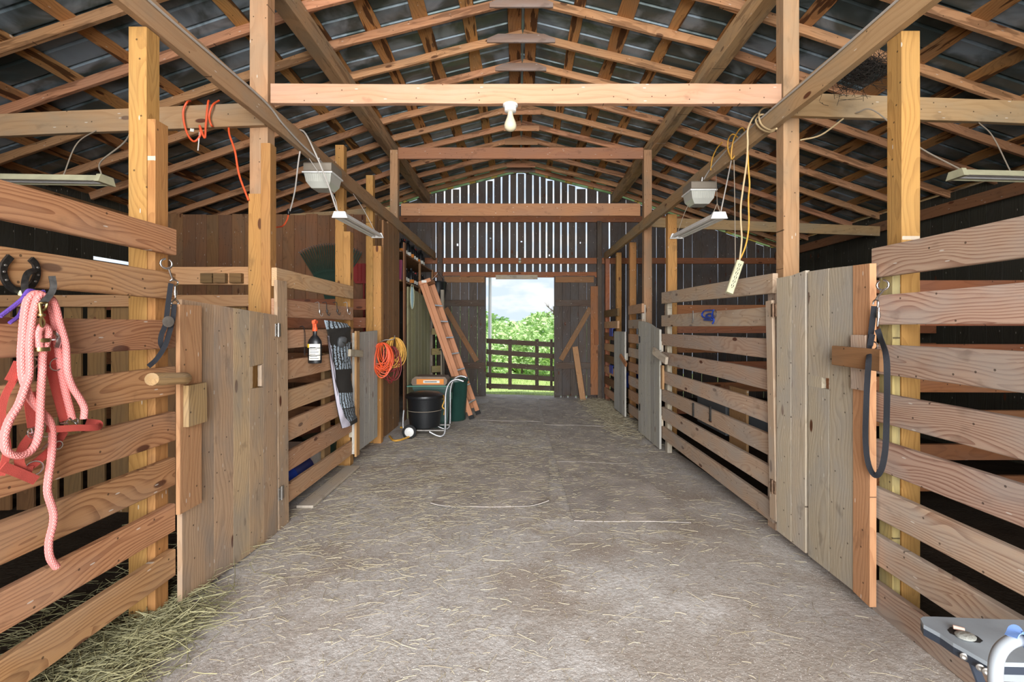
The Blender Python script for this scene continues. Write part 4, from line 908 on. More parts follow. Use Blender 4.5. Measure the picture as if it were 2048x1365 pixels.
t = thing('boot_bag', 'long black mesh boot bag with pale print hanging from the hooks', 'bag', onx(700, 850, -1.69))
Lp = [(648, 641, -1.735), (655, 668, -1.735), (663, 710, -1.725), (672, 770, -1.72), (681, 820, -1.71), (696, 853, -1.70)]
Rp = [(692, 648, -1.72), (700, 660, -1.70), (699, 705, -1.70), (702, 770, -1.70), (707, 815, -1.695), (713, 842, -1.69)]
A_ = curve([onx(*p) for p in Lp], 6); B_ = curve([onx(*p) for p in Rp], 6)
def sheet(A, B, th, name, m, par, bulge=.02, nu=8):
    mb = MB(); n = len(A); vs = []; bc = []
    for lay in (0, 1):
        for i in range(n):
            for j in range(nu+1):
                p = A[i].lerp(B[i], j/nu); nrm = Vector((1, -.3, 0)).normalized(); p = p + nrm * (th*lay + (bulge*math.sin(math.pi*j/nu) + .005*math.sin(i*1.3 + j) if lay else 0)); vs.append(p); bc.append((j/nu, i/(n-1), 0))
    m_ = n*(nu+1); fs = []
    for i in range(n-1):
        for j in range(nu): q = i*(nu+1)+j; fs += [[q, q+1, q+nu+2, q+nu+1], [m_+q, m_+q+nu+1, m_+q+nu+2, m_+q+1]]
    rg = [j for j in range(nu+1)] + [i*(nu+1)+nu for i in range(1, n)] + [(n-1)*(nu+1)+j for j in range(nu-1, -1, -1)] + [i*(nu+1) for i in range(n-2, 0, -1)]
    for k in range(len(rg)): p, q = rg[k], rg[(k+1) % len(rg)]; fs.append([p, m_+p, m_+q, q])
    mb.add(vs, fs, bc, .5, True); return mb.build(name, m, par)
sheet(A_, B_, .012, 'mesh_panel', M_bagm, t)
F_ = curve([onx(x, y, X_) for x, y, X_ in ((655, 672, -1.74), (660, 720, -1.735), (668, 780, -1.73), (676, 825, -1.72), (684, 857, -1.705))], 6)
G_ = curve([onx(x, y, X_) for x, y, X_ in ((656, 674, -1.71), (665, 722, -1.705), (674, 782, -1.70), (685, 826, -1.695), (701, 851, -1.685))], 6)
sheet(F_, G_, .008, 'fleece_lining', M_fleece, t, .006, 4)
for L_ in (F_, G_): mb = MB(); mb.tube(L_, .0035, 6); mb.build('binding', M_black, t)
mb = MB(); c = onx(684, 684, -1.67); mb.lathe([(.03, -.05), (.055, -.035), (.065, 0), (.06, .035), (.035, .05)], c, (.2, 0, 1), n=16, sx=.5, sy=1.3); mb.build('pocket', M_tub, t)
mb = MB(); mb.tube([c + Vector((.035, -.075, 0)), c + Vector((.036, 0, -.02)), c + Vector((.035, .08, .0))], .004, 6); mb.build('elastic', M_black, t)

# ================================================================== LIGHTS ON THE BEAMS
def shoplight(label, a, b, m, group, wd=None, tubes=True, w=.125):
    """a near end, b far end (centres of the underside)"""
    a, b = Vector(a), Vector(b); t = thing('shop_light', label, 'light', (a+b)/2, group); d = (b-a).normalized(); u = Vector((0, 0, 1)); u = (u - d*u.dot(d)).normalized(); n = d.cross(u).normalized(); L = (b-a).length
    mb = MB(); th = .0012
    pr = [(-w/2, 0), (-w/2+.022, .042), (w/2-.022, .042), (w/2, 0), (w/2-.003, 0), (w/2-.024, .038), (-w/2+.024, .038), (-w/2+.003, 0)]
    mb.prism(pr, .03, L-.03, a, n, u, d); mb.build('reflector', m, t)
    for (s0, s1) in ((0, .03), (L-.03, L)):
        mb = MB(); mb.prism([(-w/2-.004, -.004), (-w/2+.016, .05), (w/2-.016, .05), (w/2+.004, -.004)], s0, s1, a, n, u, d); mb.build('end_cap', m, t)
    for q in (-.028, .028): mb = MB(); mb.tube([a + d*.031 + n*q + u*.016, b - d*.031 + n*q + u*.016], .0125, 12); mb.build('tube', M_tube, t)
    return t
shoplight('white two tube shop light hanging by chain under the left plate beam', (-1.535, 4.03, 2.405), (-1.555, 5.2, 2.45), M_white, 'hanging shop lights')
shoplight('white two tube shop light hanging by string near the right plate beam', (1.608, 3.76, 2.335), (1.65, 4.93, 2.39), M_white, 'hanging shop lights')
shoplight('dusty cream shop light hanging over the left front stall', (-2.80, 3.2, 2.44), (-4.0, 3.2, 2.46), M_cream, 'hanging shop lights', w=.13)
shoplight('dusty cream shop light hanging over the right front stall', (2.97, 3.2, 2.48), (4.17, 3.2, 2.45), M_cream, 'hanging shop lights', w=.13)
def wire(name, label, pts, r, m, cat='cable', n=6, k=8):
    mb = MB(); mb.tube(curve(pts, k), r, n); return top(mb, name, m, label, cat)
wire('hanging_chain', 'thin chain holding the near end of the left white shop light', [(-1.835, 4.12, 2.94), (-1.62, 4.1, 2.62), (-1.56, 4.06, 2.46)], .003, M_grey, 'chain')
wire('hanging_chain', 'thin wire holding the far end of the left white shop light', [(-1.83, 5.2, 2.94), (-1.70, 5.16, 2.75), (-1.56, 5.14, 2.495)], .003, M_grey, 'chain')
def fr(x, y): return (1360 + x/3.104, 180 + y/3.102)
s1 = [at(*fr(228, 600), 3.83), at(*fr(230, 700), 3.81), at(*fr(205, 770), 3.79)]
mb = MB(); mb.tube([at(*fr(222, 490), 4.7), at(*fr(228, 620), 4.1), at(*fr(231, 705), 3.82)], .003, 6); mb.tube([at(*fr(231, 705), 3.82), at(*fr(203, 772), 3.80)], .0025, 6); mb.tube([at(*fr(231, 705), 3.82), at(*fr(252, 772), 3.80)], .0025, 6)
top(mb, 'hanging_string', M_web, 'forked string holding the near end of the right white shop light', 'string')
wire('hanging_string', 'thin string holding the far end of the right white shop light', [(1.90, 4.9, 2.945), (1.75, 4.89, 2.7), (1.65, 4.88, 2.44)], .0025, M_web, 'string')
wire('hanging_string', 'string holding the dusty cream light over the left front stall', [(-3.1, 3.2, 2.49), (-3.1, 3.3, 2.75), (-3.1, 3.46, 2.915)], .004, M_web, 'string')
wire('hanging_string', 'string holding the dusty cream light over the right front stall', [(3.35, 3.2, 2.52), (3.33, 3.3, 2.8), (3.33, 3.40, 2.94)], .004, M_web, 'string')
wire('light_cable', 'dusty cable drooping from the cream light over the left stall to the post', [(-2.84, 3.2, 2.50), (-2.80, 3.15, 2.57), (-2.5, 3.0, 2.66), (-2.2, 2.7, 2.72), (-1.925, 2.42, 2.80)], .005, M_web)
wire('light_cable', 'dusty cable drooping to the cream light over the right stall', [(3.02, 3.2, 2.53), (2.75, 3.25, 2.72), (2.5, 3.3, 2.98), (2.42, 3.37, 3.0)], .005, M_web)
def packlight(label, x, y, z, s, q=.125):
    t = thing('flood_light', label, 'light', (x, y, z), 'square flood lights under the plate beams')
    MB().bx(x-q, x+q, y-q, y+q, z-.085, z-.002, ch=.012).build('housing', M_bronze, t)
    MB().bx(x-q-.01, x+q+.01, y-q-.01, y+q+.01, z-.1, z-.086, ch=.004).build('frame', M_white, t)
    mb = MB(); a, b = q-.004, q-.05; z0, z1 = z-.101, z-.222; v = [(x+i*a, y+j*a, z0) for i, j in ((-1, -1), (1, -1), (1, 1), (-1, 1))] + [(x+i*(a-.012), y+j*(a-.012), z1+.05) for i, j in ((-1, -1), (1, -1), (1, 1), (-1, 1))] + [(x+i*b, y+j*b, z1) for i, j in ((-1, -1), (1, -1), (1, 1), (-1, 1))]
    fs = [[0, 1, 2, 3], [11, 10, 9, 8]] + [[k+l, (k+1) % 4+l, (k+1) % 4+4+l, k+4+l] for k in range(4) for l in (0, 4)]
    mb.add(v, fs, [(0, 0, 0)]*12, .5); ln = mb.build('lens', M_glass, t)
    mb = MB()
    for k in range(12): e = -.105 + k*.019; mb.tube([(x+e, y-a-.001, z0), (x+e*.93, y-a+.011, z1+.05)], .003, 4)
    mb.build('lens_ribs', M_glass, ln)
    mb = MB(); mb.lathe([(.016, 0), (.014, .03), (.01, .045)], (x - s*.01, y-.10, z-.004), (0, -.3, .9), n=10); mb.build('cable_gland', M_steel, t)
packlight('square flood light with ribbed lens under the left plate beam', -1.80, 4.33, 2.943, -1)
packlight('square flood light with ribbed lens under the right plate beam', 1.87, 4.87, 2.943, 1)
t = thing('ceiling_bulb', 'single bare light bulb in a porcelain holder under the near cross beam', 'light', (-.06, 3.46, 3.1))
mb = MB(); mb.lathe([(.055, 0), (.055, -.012), (.045, -.018), (.042, -.05), (.03, -.055)], (-.06, 3.46, 3.099), n=24); mb.build('lamp_holder', M_white, t)
mb = MB(); mb.lathe([(.018, -.055), (.02, -.075), (.028, -.10), (.042, -.135), (.046, -.155), (.04, -.178), (.02, -.192), (.001, -.195)], (-.06, 3.46, 3.099), n=24); mb.build('bulb', M_bulb, t)
t = thing('ceiling_bulb', 'dim bare bulb on the girt of the gable wall above the far doorway', 'light', (.05, 10.33, 2.95)); mb = MB(); mb.lathe([(.03, .0), (.03, .03), (.02, .04)], (.03, 10.31, 2.94), n=14); mb.build('lamp_holder', M_white, t); mb = MB(); ball(mb, Vector((.03, 10.31, 2.90)), .035, n=12); mb.build('bulb', M_bulb, t)

# cables and cords
wire('beam_cable', 'grey cable running along the left plate beam to the flood light', [(-1.808, .8, 3.06), (-1.806, 1.6, 3.075), (-1.808, 2.4, 3.06), (-1.806, 3.3, 3.07), (-1.806, 3.6, 3.02), (-1.80, 3.9, 2.98), (-1.78, 4.15, 2.955), (-1.77, 4.29, 2.945)], .007, M_grey)
wire('beam_cable', 'grey cable running along the right plate beam to the flood light', [(1.872, .8, 3.06), (1.874, 2.0, 3.08), (1.872, 3.0, 3.07), (1.874, 3.8, 3.075), (1.874, 4.3, 3.05), (1.87, 4.6, 3.0), (1.865, 4.73, 2.95)], .007, M_grey)
wire('light_cable', 'white cable arching over the left plate beam and down to the white shop light', [(-1.88, 3.88, 3.06), (-1.81, 3.95, 3.11), (-1.76, 4.05, 2.98), (-1.66, 4.08, 2.72), (-1.58, 4.06, 2.5), (-1.555, 4.05, 2.46)], .007, M_grey)
wire('light_cable', 'white cable hanging below the left plate beam to an orange plug', [at(600, 303, 3.9), at(596, 330, 3.9), at(590, 380, 3.9), at(582, 415, 3.9), at(578, 425, 3.9)], .006, M_grey)
wire('extension_cord', 'short orange cord end with plug beside the left yellow post', [at(577, 428, 3.9), at(574, 440, 3.9), at(566, 452, 3.88), at(553, 455, 3.75)], .006, M_orange)
mb = MB(); mb.lathe([(.009, 0), (.014, .01), (.014, .035), (.008, .05)], at(577, 430, 3.9), (0, 0, 1), n=10); top(mb, 'cord_plug', M_black, 'dark plug joining the white cable to the orange cord end', 'plug')
def fo(x, y): return (x/2.968, y/2.968)
mb = MB(); Yb = 3.43
mb.tube(curve([at(*fo(x, y), Y_) for x, y, Y_ in ((1130, 600, 3.50), (1110, 608, 3.42), (1088, 660, 3.42), (1095, 740, 3.42), (1120, 810, 3.42), (1155, 840, 3.42), (1190, 800, 3.42), (1185, 745, 3.42))]), .007, 7)
mb.tube(curve([at(*fo(x, y), Y_) for x, y, Y_ in ((1185, 745, 3.42), (1215, 820, 3.42), (1222, 740, 3.42), (1235, 610, 3.42), (1245, 603, 3.5))]), .007, 7)
mb.tube(curve([at(*fo(x, y), Y_) for x, y, Y_ in ((1300, 598, 3.5), (1262, 625, 3.42), (1242, 690, 3.42), (1255, 745, 3.42), (1275, 750, 3.5))]), .007, 7)
mb.tube(curve([at(*fo(x, y), Y_) for x, y, Y_ in ((1358, 742, 3.48), (1362, 800, 3.46), (1395, 900, 3.44), (1420, 1040, 3.42), (1475, 1190, 3.395))]), .007, 7)
top(mb, 'extension_cord', M_orange, 'orange extension cord looped over the beam above the left stalls', 'cord')
mb = MB(); c = at(*fo(1140, 765), 3.415); mb.board(c - Vector((.014, 0, .008)), c + Vector((.014, 0, -.012)), .022, .003); mb.tube([at(*fo(1185, 785), 3.42), at(*fo(1175, 895), 3.42)], .004, 6)
top(mb, 'cord_tag', M_label, 'small white tag and frayed end on the orange cord over the left beam', 'tag')
# right: power strip with cream and yellow cords
def fX(x, y): return at(*fr(x, y), 3.42)
mb = MB(); mb.tube(curve([Vector((1.95, 3.66, 3.10)), Vector((1.872, 3.62, 3.10)), onx(*fr(470, 190), 1.862), onx(*fr(500, 240), 1.862), onx(*fr(560, 262), 1.864), onx(*fr(600, 240), 1.87)], 6), .007, 7)
mb.tube(curve([Vector((1.94, 3.45, 3.10)), onx(*fr(525, 110), 1.87), onx(*fr(490, 150), 1.865), onx(*fr(505, 215), 1.862), onx(*fr(560, 250), 1.862), onx(*fr(600, 240), 1.87)], 6), .007, 7)
mb.tube(curve([Vector((1.94, 3.68, 3.11)), onx(*fr(475, 150), 1.868)] + [fX(x, y) + Vector((0, .1, 0)) for x, y in ((465, 200), (462, 300), (455, 420), (430, 600), (418, 700), (418, 800), (424, 900), (418, 980), (410, 1050))], 6), .0065, 7)
mb.tube(curve([Vector((2.06, 3.44, 2.83)), Vector((2.2, 3.42, 2.86)), Vector((2.35, 3.40, 2.97))], 6), .006, 7)
top(mb, 'power_cord', M_tan, 'cream power cord wrapped round the right plate beam and hanging to the power strip', 'cord')
mb = MB(); mb.tube(curve([fX(x, y) + Vector((0, .12, 0)) for x, y in ((470, 330), (475, 450), (482, 560), (475, 650), (478, 800), (468, 900), (450, 970), (425, 1030))], 6), .006, 7)
top(mb, 'extension_cord', M_yellow, 'yellow cord hanging beside the cream cord to the power strip', 'cord')
mb = MB()
mb.tube(curve([Vector((1.95, 4.02, 3.10)), onx(*fr(385, 235), 1.87), onx(*fr(340, 290), 1.865), onx(*fr(322, 360), 1.865), onx(*fr(320, 430), 1.868), onx(*fr(350, 395), 1.89)], 6), .006, 7)
mb.tube(curve([Vector((1.95, 4.12, 3.10)), onx(*fr(330, 275), 1.87), onx(*fr(300, 310), 1.865), onx(*fr(298, 370), 1.865), onx(*fr(320, 430), 1.868)], 6), .006, 7)
mb.tube(curve([onx(*fr(262, 325), 1.87), onx(*fr(225, 370), 1.865), onx(*fr(200, 430), 1.865), onx(*fr(190, 500), 1.868)], 6), .006, 7)
top(mb, 'extension_cord', M_yellow, 'yellow cord looped twice over the right plate beam', 'cord')
wire('hanging_string', 'white cord slanting from the yellow loops to the right white shop light', [onx(*fr(318, 440), 1.865), at(*fr(290, 580), 3.9), at(*fr(255, 750), 3.82), at(*fr(252, 770), 3.80)], .005, M_grey, 'string')
wire('hanging_string', 'pinkish string hanging straight from the yellow loops behind the power strip', [onx(*fr(335, 435), 1.865), at(*fr(340, 700), 4.0), at(*fr(343, 1000), 3.95), at(*fr(343, 1150), 3.9)], .004, M_web, 'string')
a, b = fX(405, 1055) + Vector((0, .08, 0)), fX(320, 1260) + Vector((0, .04, 0))
t = thing('power_strip', 'cream power strip hanging by its cord at the middle right stall front', 'power strip', b); d = (b-a).normalized()
mb = MB(); mb.board(a, b, .052, .034, (1, 0, 0), ch=.006); mb.build('strip_body', M_cream, t)
L = (b-a).length; wv = (Vector((1, 0, 0)) - d*d.x).normalized(); nn_ = d.cross(wv).normalized(); nn_ = nn_ if nn_.y < 0 else -nn_
for k in range(6):
    c = a + d*(L*(.14 + k*.13)) + nn_*.0175; mb = MB(); mb.board(c - d*.012 - wv*.007, c + d*.006 - wv*.007, .004, .003, wv); mb.board(c - d*.012 + wv*.007, c + d*.006 + wv*.007, .004, .003, wv); mb.lathe([(.003, 0), (.003, .002)], c + d*.013, nn_, n=8); mb.build('outlet', M_print, t)
# nest of twigs against the tall right post
mb = MB(); rs = random.Random(11); c0 = at(1726, 140, 2.95)
for i in range(420):
    p = c0 + Vector((rs.gauss(0, .075), rs.gauss(0, .05), rs.gauss(0, .045))) + Vector((1, 0, .6)) * rs.gauss(0, .05); d = Vector((rs.gauss(0, 1), rs.gauss(0, 1), rs.gauss(0, .6))).normalized() * rs.uniform(.03, .08)
    mb.tube([p-d, p + Vector((0, 0, rs.uniform(-.01, .01))), p+d], .0014, 3)
for i in range(26):
    p = c0 + Vector((rs.gauss(0, .06), rs.gauss(0, .03), -.03)); mb.tube([p, p + Vector((rs.uniform(-.25, -.05), rs.uniform(-.1, .1), rs.uniform(-.12, .02)))], .0009, 3)
nest = mb.build('bird_nest', M_nest); tag(nest, 'dark tangle of twigs and cobweb tucked between right plate beam and yellow post', 'nest')

# ================================================================== LEFT: RAKE, SHOVELS, CORDS, CARTS, LADDER
t = thing('leaf_rake', 'large dark green fan rake hanging upside down on the brown board wall', 'rake', at(662, 600, 7.02))
c = at(662, 608, 7.03); R0 = .10; mb = MB()
for k in range(26):
    a = math.radians(-31 + 62*k/25); dv = Vector((math.sin(a), 0, math.cos(a))); e = c + dv*.88; mb.ribbon([c + dv*.08, c + dv*.80, e], .018, .004, Vector((math.cos(a), 0, -math.sin(a))))
mb.ribbon([c + Vector((math.sin(math.radians(q)), 0, math.cos(math.radians(q))))*.5 + Vector((0, -.008, 0)) for q in range(-31, 32, 4)], .03, .006, (0, 0, 1)); mb.build('tines', M_rake, t)
mb = MB()
for k in range(26):
    a = math.radians(-31 + 62*k/25); dv = Vector((math.sin(a), 0, math.cos(a))); mb.tube([c + dv*.88, c + dv*.90 + Vector((0, -.02, 0)), c + dv*.89 + Vector((0, -.05, 0))], .006, 5)
tp = mb.build('tine_tips', M_alum, t); tag(tp, 'pale hooked tine tips')
mb = MB(); mb.prism([(-.07, 0), (.07, 0), (.16, .32), (-.16, .32)], -.008, .008, c, (1, 0, 0), (0, 0, 1), (0, -1, 0)); mb.build('rake_head', M_rake, t)
mb = MB(); mb.tube([c + Vector((0, 0, .05)), c + Vector((.02, 0, -1.2))], .014, 8); mb.build('handle', M_greenp, t)
for lab, px0, px1, hh in (('red plastic shovel hanging upside down on the board wall, left of the yellow post', 716, 736, 0), ('red plastic shovel hanging upside down on the board wall, right of the yellow post', 762, 777, 1)):
    t = thing('shovel', lab, 'shovel', at((px0+px1)/2, 565, 7.0), 'red shovels on the board wall'); a, b = at(px0, 567, 7.03), at(px1, 527, 7.03); cx_ = (a.x+b.x)/2; w_ = .17 if hh == 0 else .10
    mb = MB(); mb.prism([(-w_*.7, 0), (w_*.7, 0), (w_, .08), (w_*.92, .30), (-w_*.92, .30), (-w_, .08)], -.01, .012, (cx_, 7.06, a.z), (1, 0, 0), (0, 0, 1), (0, -1, 0))
    for q in (-.5, -.17, .17, .5): mb.bx(cx_ + q*w_ - .008, cx_ + q*w_ + .008, 7.03, 7.05, a.z + .04, a.z + .29)
    mb.build('blade', M_redp, t); mb = MB(); mb.tube([(cx_, 7.07, a.z + .03), (cx_, 7.08, a.z - 1.0)], .014, 8); mb.build('handle', M_redp, t)
mb = MB(); mb.bx(-2.12, -2.03, 6.98, 7.10, 2.02, 2.16); top(mb, 'wall_bracket', M_black, 'small dark block on the board wall under the right red shovel', 'bracket')
# coiled cords on the stall end post
def coil(name, label, c, m, R, n, r, seed, elong=1.25, spread=.05):
    mb = MB(); rs = random.Random(seed)
    for k in range(n):
        off = Vector((rs.gauss(0, spread*.55), rs.gauss(0, spread), 0)); RR = R * rs.uniform(.75, 1.1); e = elong * rs.uniform(.85, 1.15); tl = rs.uniform(-.5, .5)
        top_ = c + off*.3
        mb.tube([top_ + off*(.7*(1-math.cos(q*math.pi/12))*.5) + Vector((math.sin(q*math.pi/12)*RR*math.cos(tl+.9), math.sin(q*math.pi/12)*RR*math.sin(tl+.3)*.8, -(1-math.cos(q*math.pi/12))*RR*e)) for q in range(24)], r, 6, closed=True)
    return top(mb, name, m, label, 'cord', 'coiled cords on the stall end post')
cc = onx(772, 699, -1.665)
coil('cord_coil', 'bright orange coiled extension cord hanging on the stall end post', Vector((-1.66, 5.72, 1.27)), M_orange, .14, 20, .0055, 21, 1.25)
coil('cord_coil', 'tan and black coiled cord hanging on the stall end post', Vector((-1.57, 5.95, 1.33)), M_yellow, .145, 16, .0055, 22, 1.2)
coil('cord_coil', 'dark red coiled cord hanging behind the orange and tan coils', Vector((-1.60, 5.9, 1.22)), M_dred, .15, 9, .005, 23, 1.5)
mb = MB(); mb.tube(curve([(-1.745, 5.84, 1.26), (-1.66, 5.84, 1.30), (-1.56, 5.86, 1.31), (-1.54, 5.86, 1.36)]), .006, 7); top(mb, 'wall_hook', M_steel, 'metal hook carrying the coiled orange and tan cords', 'hook')
wire('garden_hose', 'yellow hose lying in a curve on the floor by the stall end post', [(-1.73, 6.3, FL(-1.7, 6.3)+.02), (-1.6, 6.05, .0), (-1.5, 6.15, -.0), (-1.42, 6.45, .0), (-1.5, 6.75, .0), (-1.72, 6.85, .0)], .014, M_yellow, 'hose', 8)
# tall door panel, mirror
mb = MB(); A0 = Vector((-1.80, 7.62, 1.02)); B0 = Vector((-1.70, 8.95, 1.02))
for k in range(7): p, q = A0.lerp(B0, k/7), A0.lerp(B0, (k+1)/7 - .004); mb.board(p.lerp(q, .5) + Vector((0, 0, -1.06)), p.lerp(q, .5) + Vector((0, 0, 1.10 - .02*k)), (q-p).length, .026, (B0-A0).normalized(), segs=6, wob=.001)
pan = top(mb, 'door_panel', M_green, 'tall greenish plank door behind the ladder and bins, with an oval mirror', 'door')
mb = MB(); cm = at(813, 594, 7.75) + Vector((.0, 0, 0)); cm.x = -1.765; ax = Vector((1, -.08, 0)).normalized(); vv = Vector((0, 0, 1)); uu = ax.cross(vv)
pl = [(.155*math.cos(k*math.pi/18)*.62, .20*math.sin(k*math.pi/18)) for k in range(36)]
mb.prism(pl, .0, .012, cm, uu, vv, ax); mir = top(mb, 'oval_mirror', M_mirror, 'small oval mirror fixed on the greenish plank door', 'mirror')
mb = MB(); mb.tube([cm + uu*x*1.04 + vv*y*1.03 + ax*.012 for x, y in pl], .006, 6, closed=True); mb.build('mirror_frame', M_cream, mir)
# pale slatted end beyond the door panel
t = thing('stall_fence', 'short pale slatted stall end left of the far door, behind the ladder', 'fence', (-1.7, 9.2, 0), 'slatted stall fronts along the aisle')
for (a, b) in ((598, 610), (657, 670), (698, 710), (733, 745), (765, 778)):
    MB().board(at(863, (a+b)/2, 9.2), at(882, (a+b)/2, 9.2) + Vector((0, .12, 0)), .125, .03).build('rail', W_postg, t)
for px in (861, 884): p = at(px, 700, 9.25); MB().bx(p.x-.03, p.x+.03, 9.26, 9.36, -.08, 2.2).build('post', W_grey, t)
wire('garden_hose', 'thin black hose hanging down beside the pale slatted end by the far door', [at(878, 700, 9.22), at(884, 705, 9.2), at(886, 760, 9.1), Vector((-1.47, 9.1, -.06))], .008, M_black, 'hose')
# shelf with bin and bottles above the door panel
t = thing('wall_shelf', 'high shelf above the greenish plank door holding the magenta bin and bottles', 'shelf', (-2.1, 8.9, 2.2))
MB().bx(-2.35, -1.86, 7.45, 10.2, 2.19, 2.22).build('shelf_board', W_brown, t); MB().bx(-2.35, -1.86, 7.45, 10.2, 2.66, 2.685).build('shelf_board', W_brown, t)
for y in (7.6, 8.9, 10.1): MB().bx(-2.37, -2.33, y-.02, y+.02, -.05, 3.1).build('shelf_post', W_brown, t)
for y in (8.85, 10.15): MB().bx(-1.88, -1.84, y-.02, y+.02, -.05, 2.7).build('shelf_post', W_brown, t)
c = Vector((-1.99, 7.66, 2.222)); bin_ = thing('storage_bin', 'magenta plastic bin with a label standing at the near end of the high shelf', 'bin', c)
mb = MB(); mb.prism([(-.11, 0), (.11, 0), (.13, .30), (.12, .32), (-.12, .32), (-.13, .30)], -.13, .13, c + Vector((0, 0, 0)), (1, 0, 0), (0, 0, 1), (0, -1, 0)); mb.build('bin_body', M_mag, bin_)
MB().bx(c.x-.04, c.x+.04, c.y-.136, c.y-.131, c.z+.08, c.z+.16).build('label', M_label, bin_)
rs = random.Random(4); n_ = 0
names = ['nearest', 'second', 'third', 'fourth', 'fifth', 'sixth', 'seventh', 'eighth', 'ninth']
for lvl, zz in ((0, 2.222), (1, 2.687)):
    for k in range(9):
        y = 8.0 + k*.21; x = -1.99 + rs.uniform(-.02, .02); o_ = Vector((x, y, zz)); hh = rs.uniform(.24, .30)
        t = thing('shelf_bottle', '%s dark bottle from the front on the %s shelf behind the ladder top' % (names[k], 'lower' if lvl == 0 else 'upper'), 'bottle', o_, 'dark bottles on the high shelves')
        mb = MB(); mb.lathe([(.05, 0), (.055, .01), (.055, hh*.75), (.03, hh*.9), (.02, hh)], o_, n=14); mb.build('bottle_body', M_black, t)
        mb = MB(); patch(mb, o_, .056, -.9, 1.6, .05, .11); mb.build('label', M_olab if k % 3 == 0 else M_label, t)
        mb = MB(); mb.lathe([(.024, hh), (.024, hh+.03)], o_, n=10); mb.build('cap', M_redp if k % 4 == 1 else M_black, t)
mb = MB(); o_ = at(874, 612, 8.9); mb.lathe([(.09, 0), (.13, .05), (.17, .25), (.18, .42), (.19, .44), (.15, .46), (.14, .30)], (-1.72, 10.05, 1.98), n=20); top(mb, 'hanging_bucket', M_black, 'dark bucket hanging high beside the bottles left of the far door', 'bucket')
mb = MB(); mb.tube([(-1.9, 10.05, 2.42), (-1.74, 10.1, 2.62), (-1.72, 10.26, 2.66), (-1.70, 10.1, 2.62), (-1.54, 10.05, 2.42)], .005, 6); top(mb, 'bucket_handle', M_steel, 'wire bail of the dark hanging bucket left of the far door', 'handle')
# stepladder
t = thing('stepladder', 'orange fibreglass stepladder folded and leaning towards the plank door', 'ladder', at(950, 832, 7.8))
bn, tn = Vector((-.77, 7.66, .0)), Vector((-1.545, 7.75, 2.19)); bf, tf = Vector((-.70, 8.10, -.02)), Vector((-1.475, 8.08, 2.19))
bn.z = FL(bn.x, bn.y) + .045; bf.z = FL(bf.x, bf.y) + .045
dn = (tn-bn).normalized(); side = Vector((dn.z, 0, -dn.x))
for (b_, t_) in ((bn, tn), (bf, tf)):
    MB().board(b_, t_, .075, .028, side).build('front_rail', M_fibre, t)
    MB().board(b_ - side*.065 + dn*.1, t_ - side*.065, .05, .024, side).build('rear_rail', M_fibre, t)
    mb = MB(); mb.board(b_ - dn*.035, b_ + dn*.03, .085, .034, side); mb.build('foot', M_rub, t)
for k in range(7):
    u_ = .10 + k*.122; a, b = bn.lerp(tn, u_), bf.lerp(tf, u_); MB().board(a + Vector((0, .015, 0)), b - Vector((0, .015, 0)), .085, .022, Vector((1, 0, .1))).build('step', M_alum, t)
mb = MB(); m0 = tn.lerp(tf, .5) + dn*.03 - side*.02; mb.board(m0 - Vector((0, .21, 0)), m0 + Vector((0, .21, 0)), .20, .06, side); cap = mb.build('top_cap', M_fibre, t)
MB().bx(m0.x-.05, m0.x+.03, m0.y-.215, m0.y-.2105, m0.z-.02, m0.z+.02).build('label', M_label, cap)
# black can on its two wheeled cart
gz = FL(-1.3, 6.5); c = Vector((-1.305, 6.55, gz))
t = thing('garden_cart', 'small two wheeled tube cart carrying the black trash can', 'cart', c)
for (x, y) in ((-1.455, 6.27), (-1.455, 6.83)):
    mb = MB(); mb.lathe([(.05, -.018), (.085, -.02), (.095, -.012), (.095, .012), (.085, .02), (.05, .018)], (x, y, gz+.097), (0, 1, 0), n=28); wh = mb.build('wheel', M_rub, t)
    mb = MB(); mb.lathe([(.012, -.024), (.012, -.019), (.062, -.019), (.068, -.012), (.068, .012), (.012, .019)], (x, y, gz+.097), (0, 1, 0), n=24); mb.lathe([(.01, -.03), (.008, -.026)], (x, y, gz+.097), (0, 1, 0), n=8); mb.build('hub', M_white, wh)
MB().bx(-1.47, -.98, 6.34, 6.40, gz+.09, gz+.11).build('bar', M_steel, t); MB().bx(-1.47, -.98, 6.70, 6.76, gz+.09, gz+.11).build('bar', M_steel, t)
mb = MB(); mb.tube([(-1.455, 6.25, gz+.097), (-1.455, 6.85, gz+.097)], .008, 8); mb.build('axle', M_steel, t)
for y in (6.33, 6.78):
    mb = MB(); mb.tube(curve([(-1.20, y, gz+.085), (-1.10, y, gz+.035), (-1.03, y, gz+.03), (-.99, y, gz+.10), (-.985, y, gz+.35), (-.98, y, gz+.60), (-.93, y, gz+.74), (-.84, y, gz+.79), (-.74, y, gz+.765)]), .013, 10); mb.build('handle_tube', M_alum, t)
    mb = MB(); mb.tube(curve([(-1.54, y-.02, gz+.38), (-1.55, y-.02, gz+.25), (-1.54, y-.02, gz+.13), (-1.45, y-.02, gz+.075)]), .012, 8); mb.build('side_tube', M_alum, t)
mb = MB(); mb.tube([(-.76, 6.33, gz+.77), (-.74, 6.33, gz+.765), (-.74, 6.78, gz+.765)], .013, 8); mb.build('hand_grip', M_black, t)
t = thing('trash_can', 'round black trash can with lid standing on the wheeled cart', 'trash can', c + Vector((0, 0, .112)))
b_ = c + Vector((0, 0, .112)); mb = MB(); mb.lathe([(.18, 0), (.205, .01), (.225, .18), (.24, .40), (.245, .42)], b_, n=36); mb.build('can_body', M_black, t)
mb = MB(); mb.lathe([(.262, .405), (.268, .42), (.262, .445), (.20, .475), (.10, .49), (.001, .495)], b_, n=36); mb.build('lid', M_black, t)
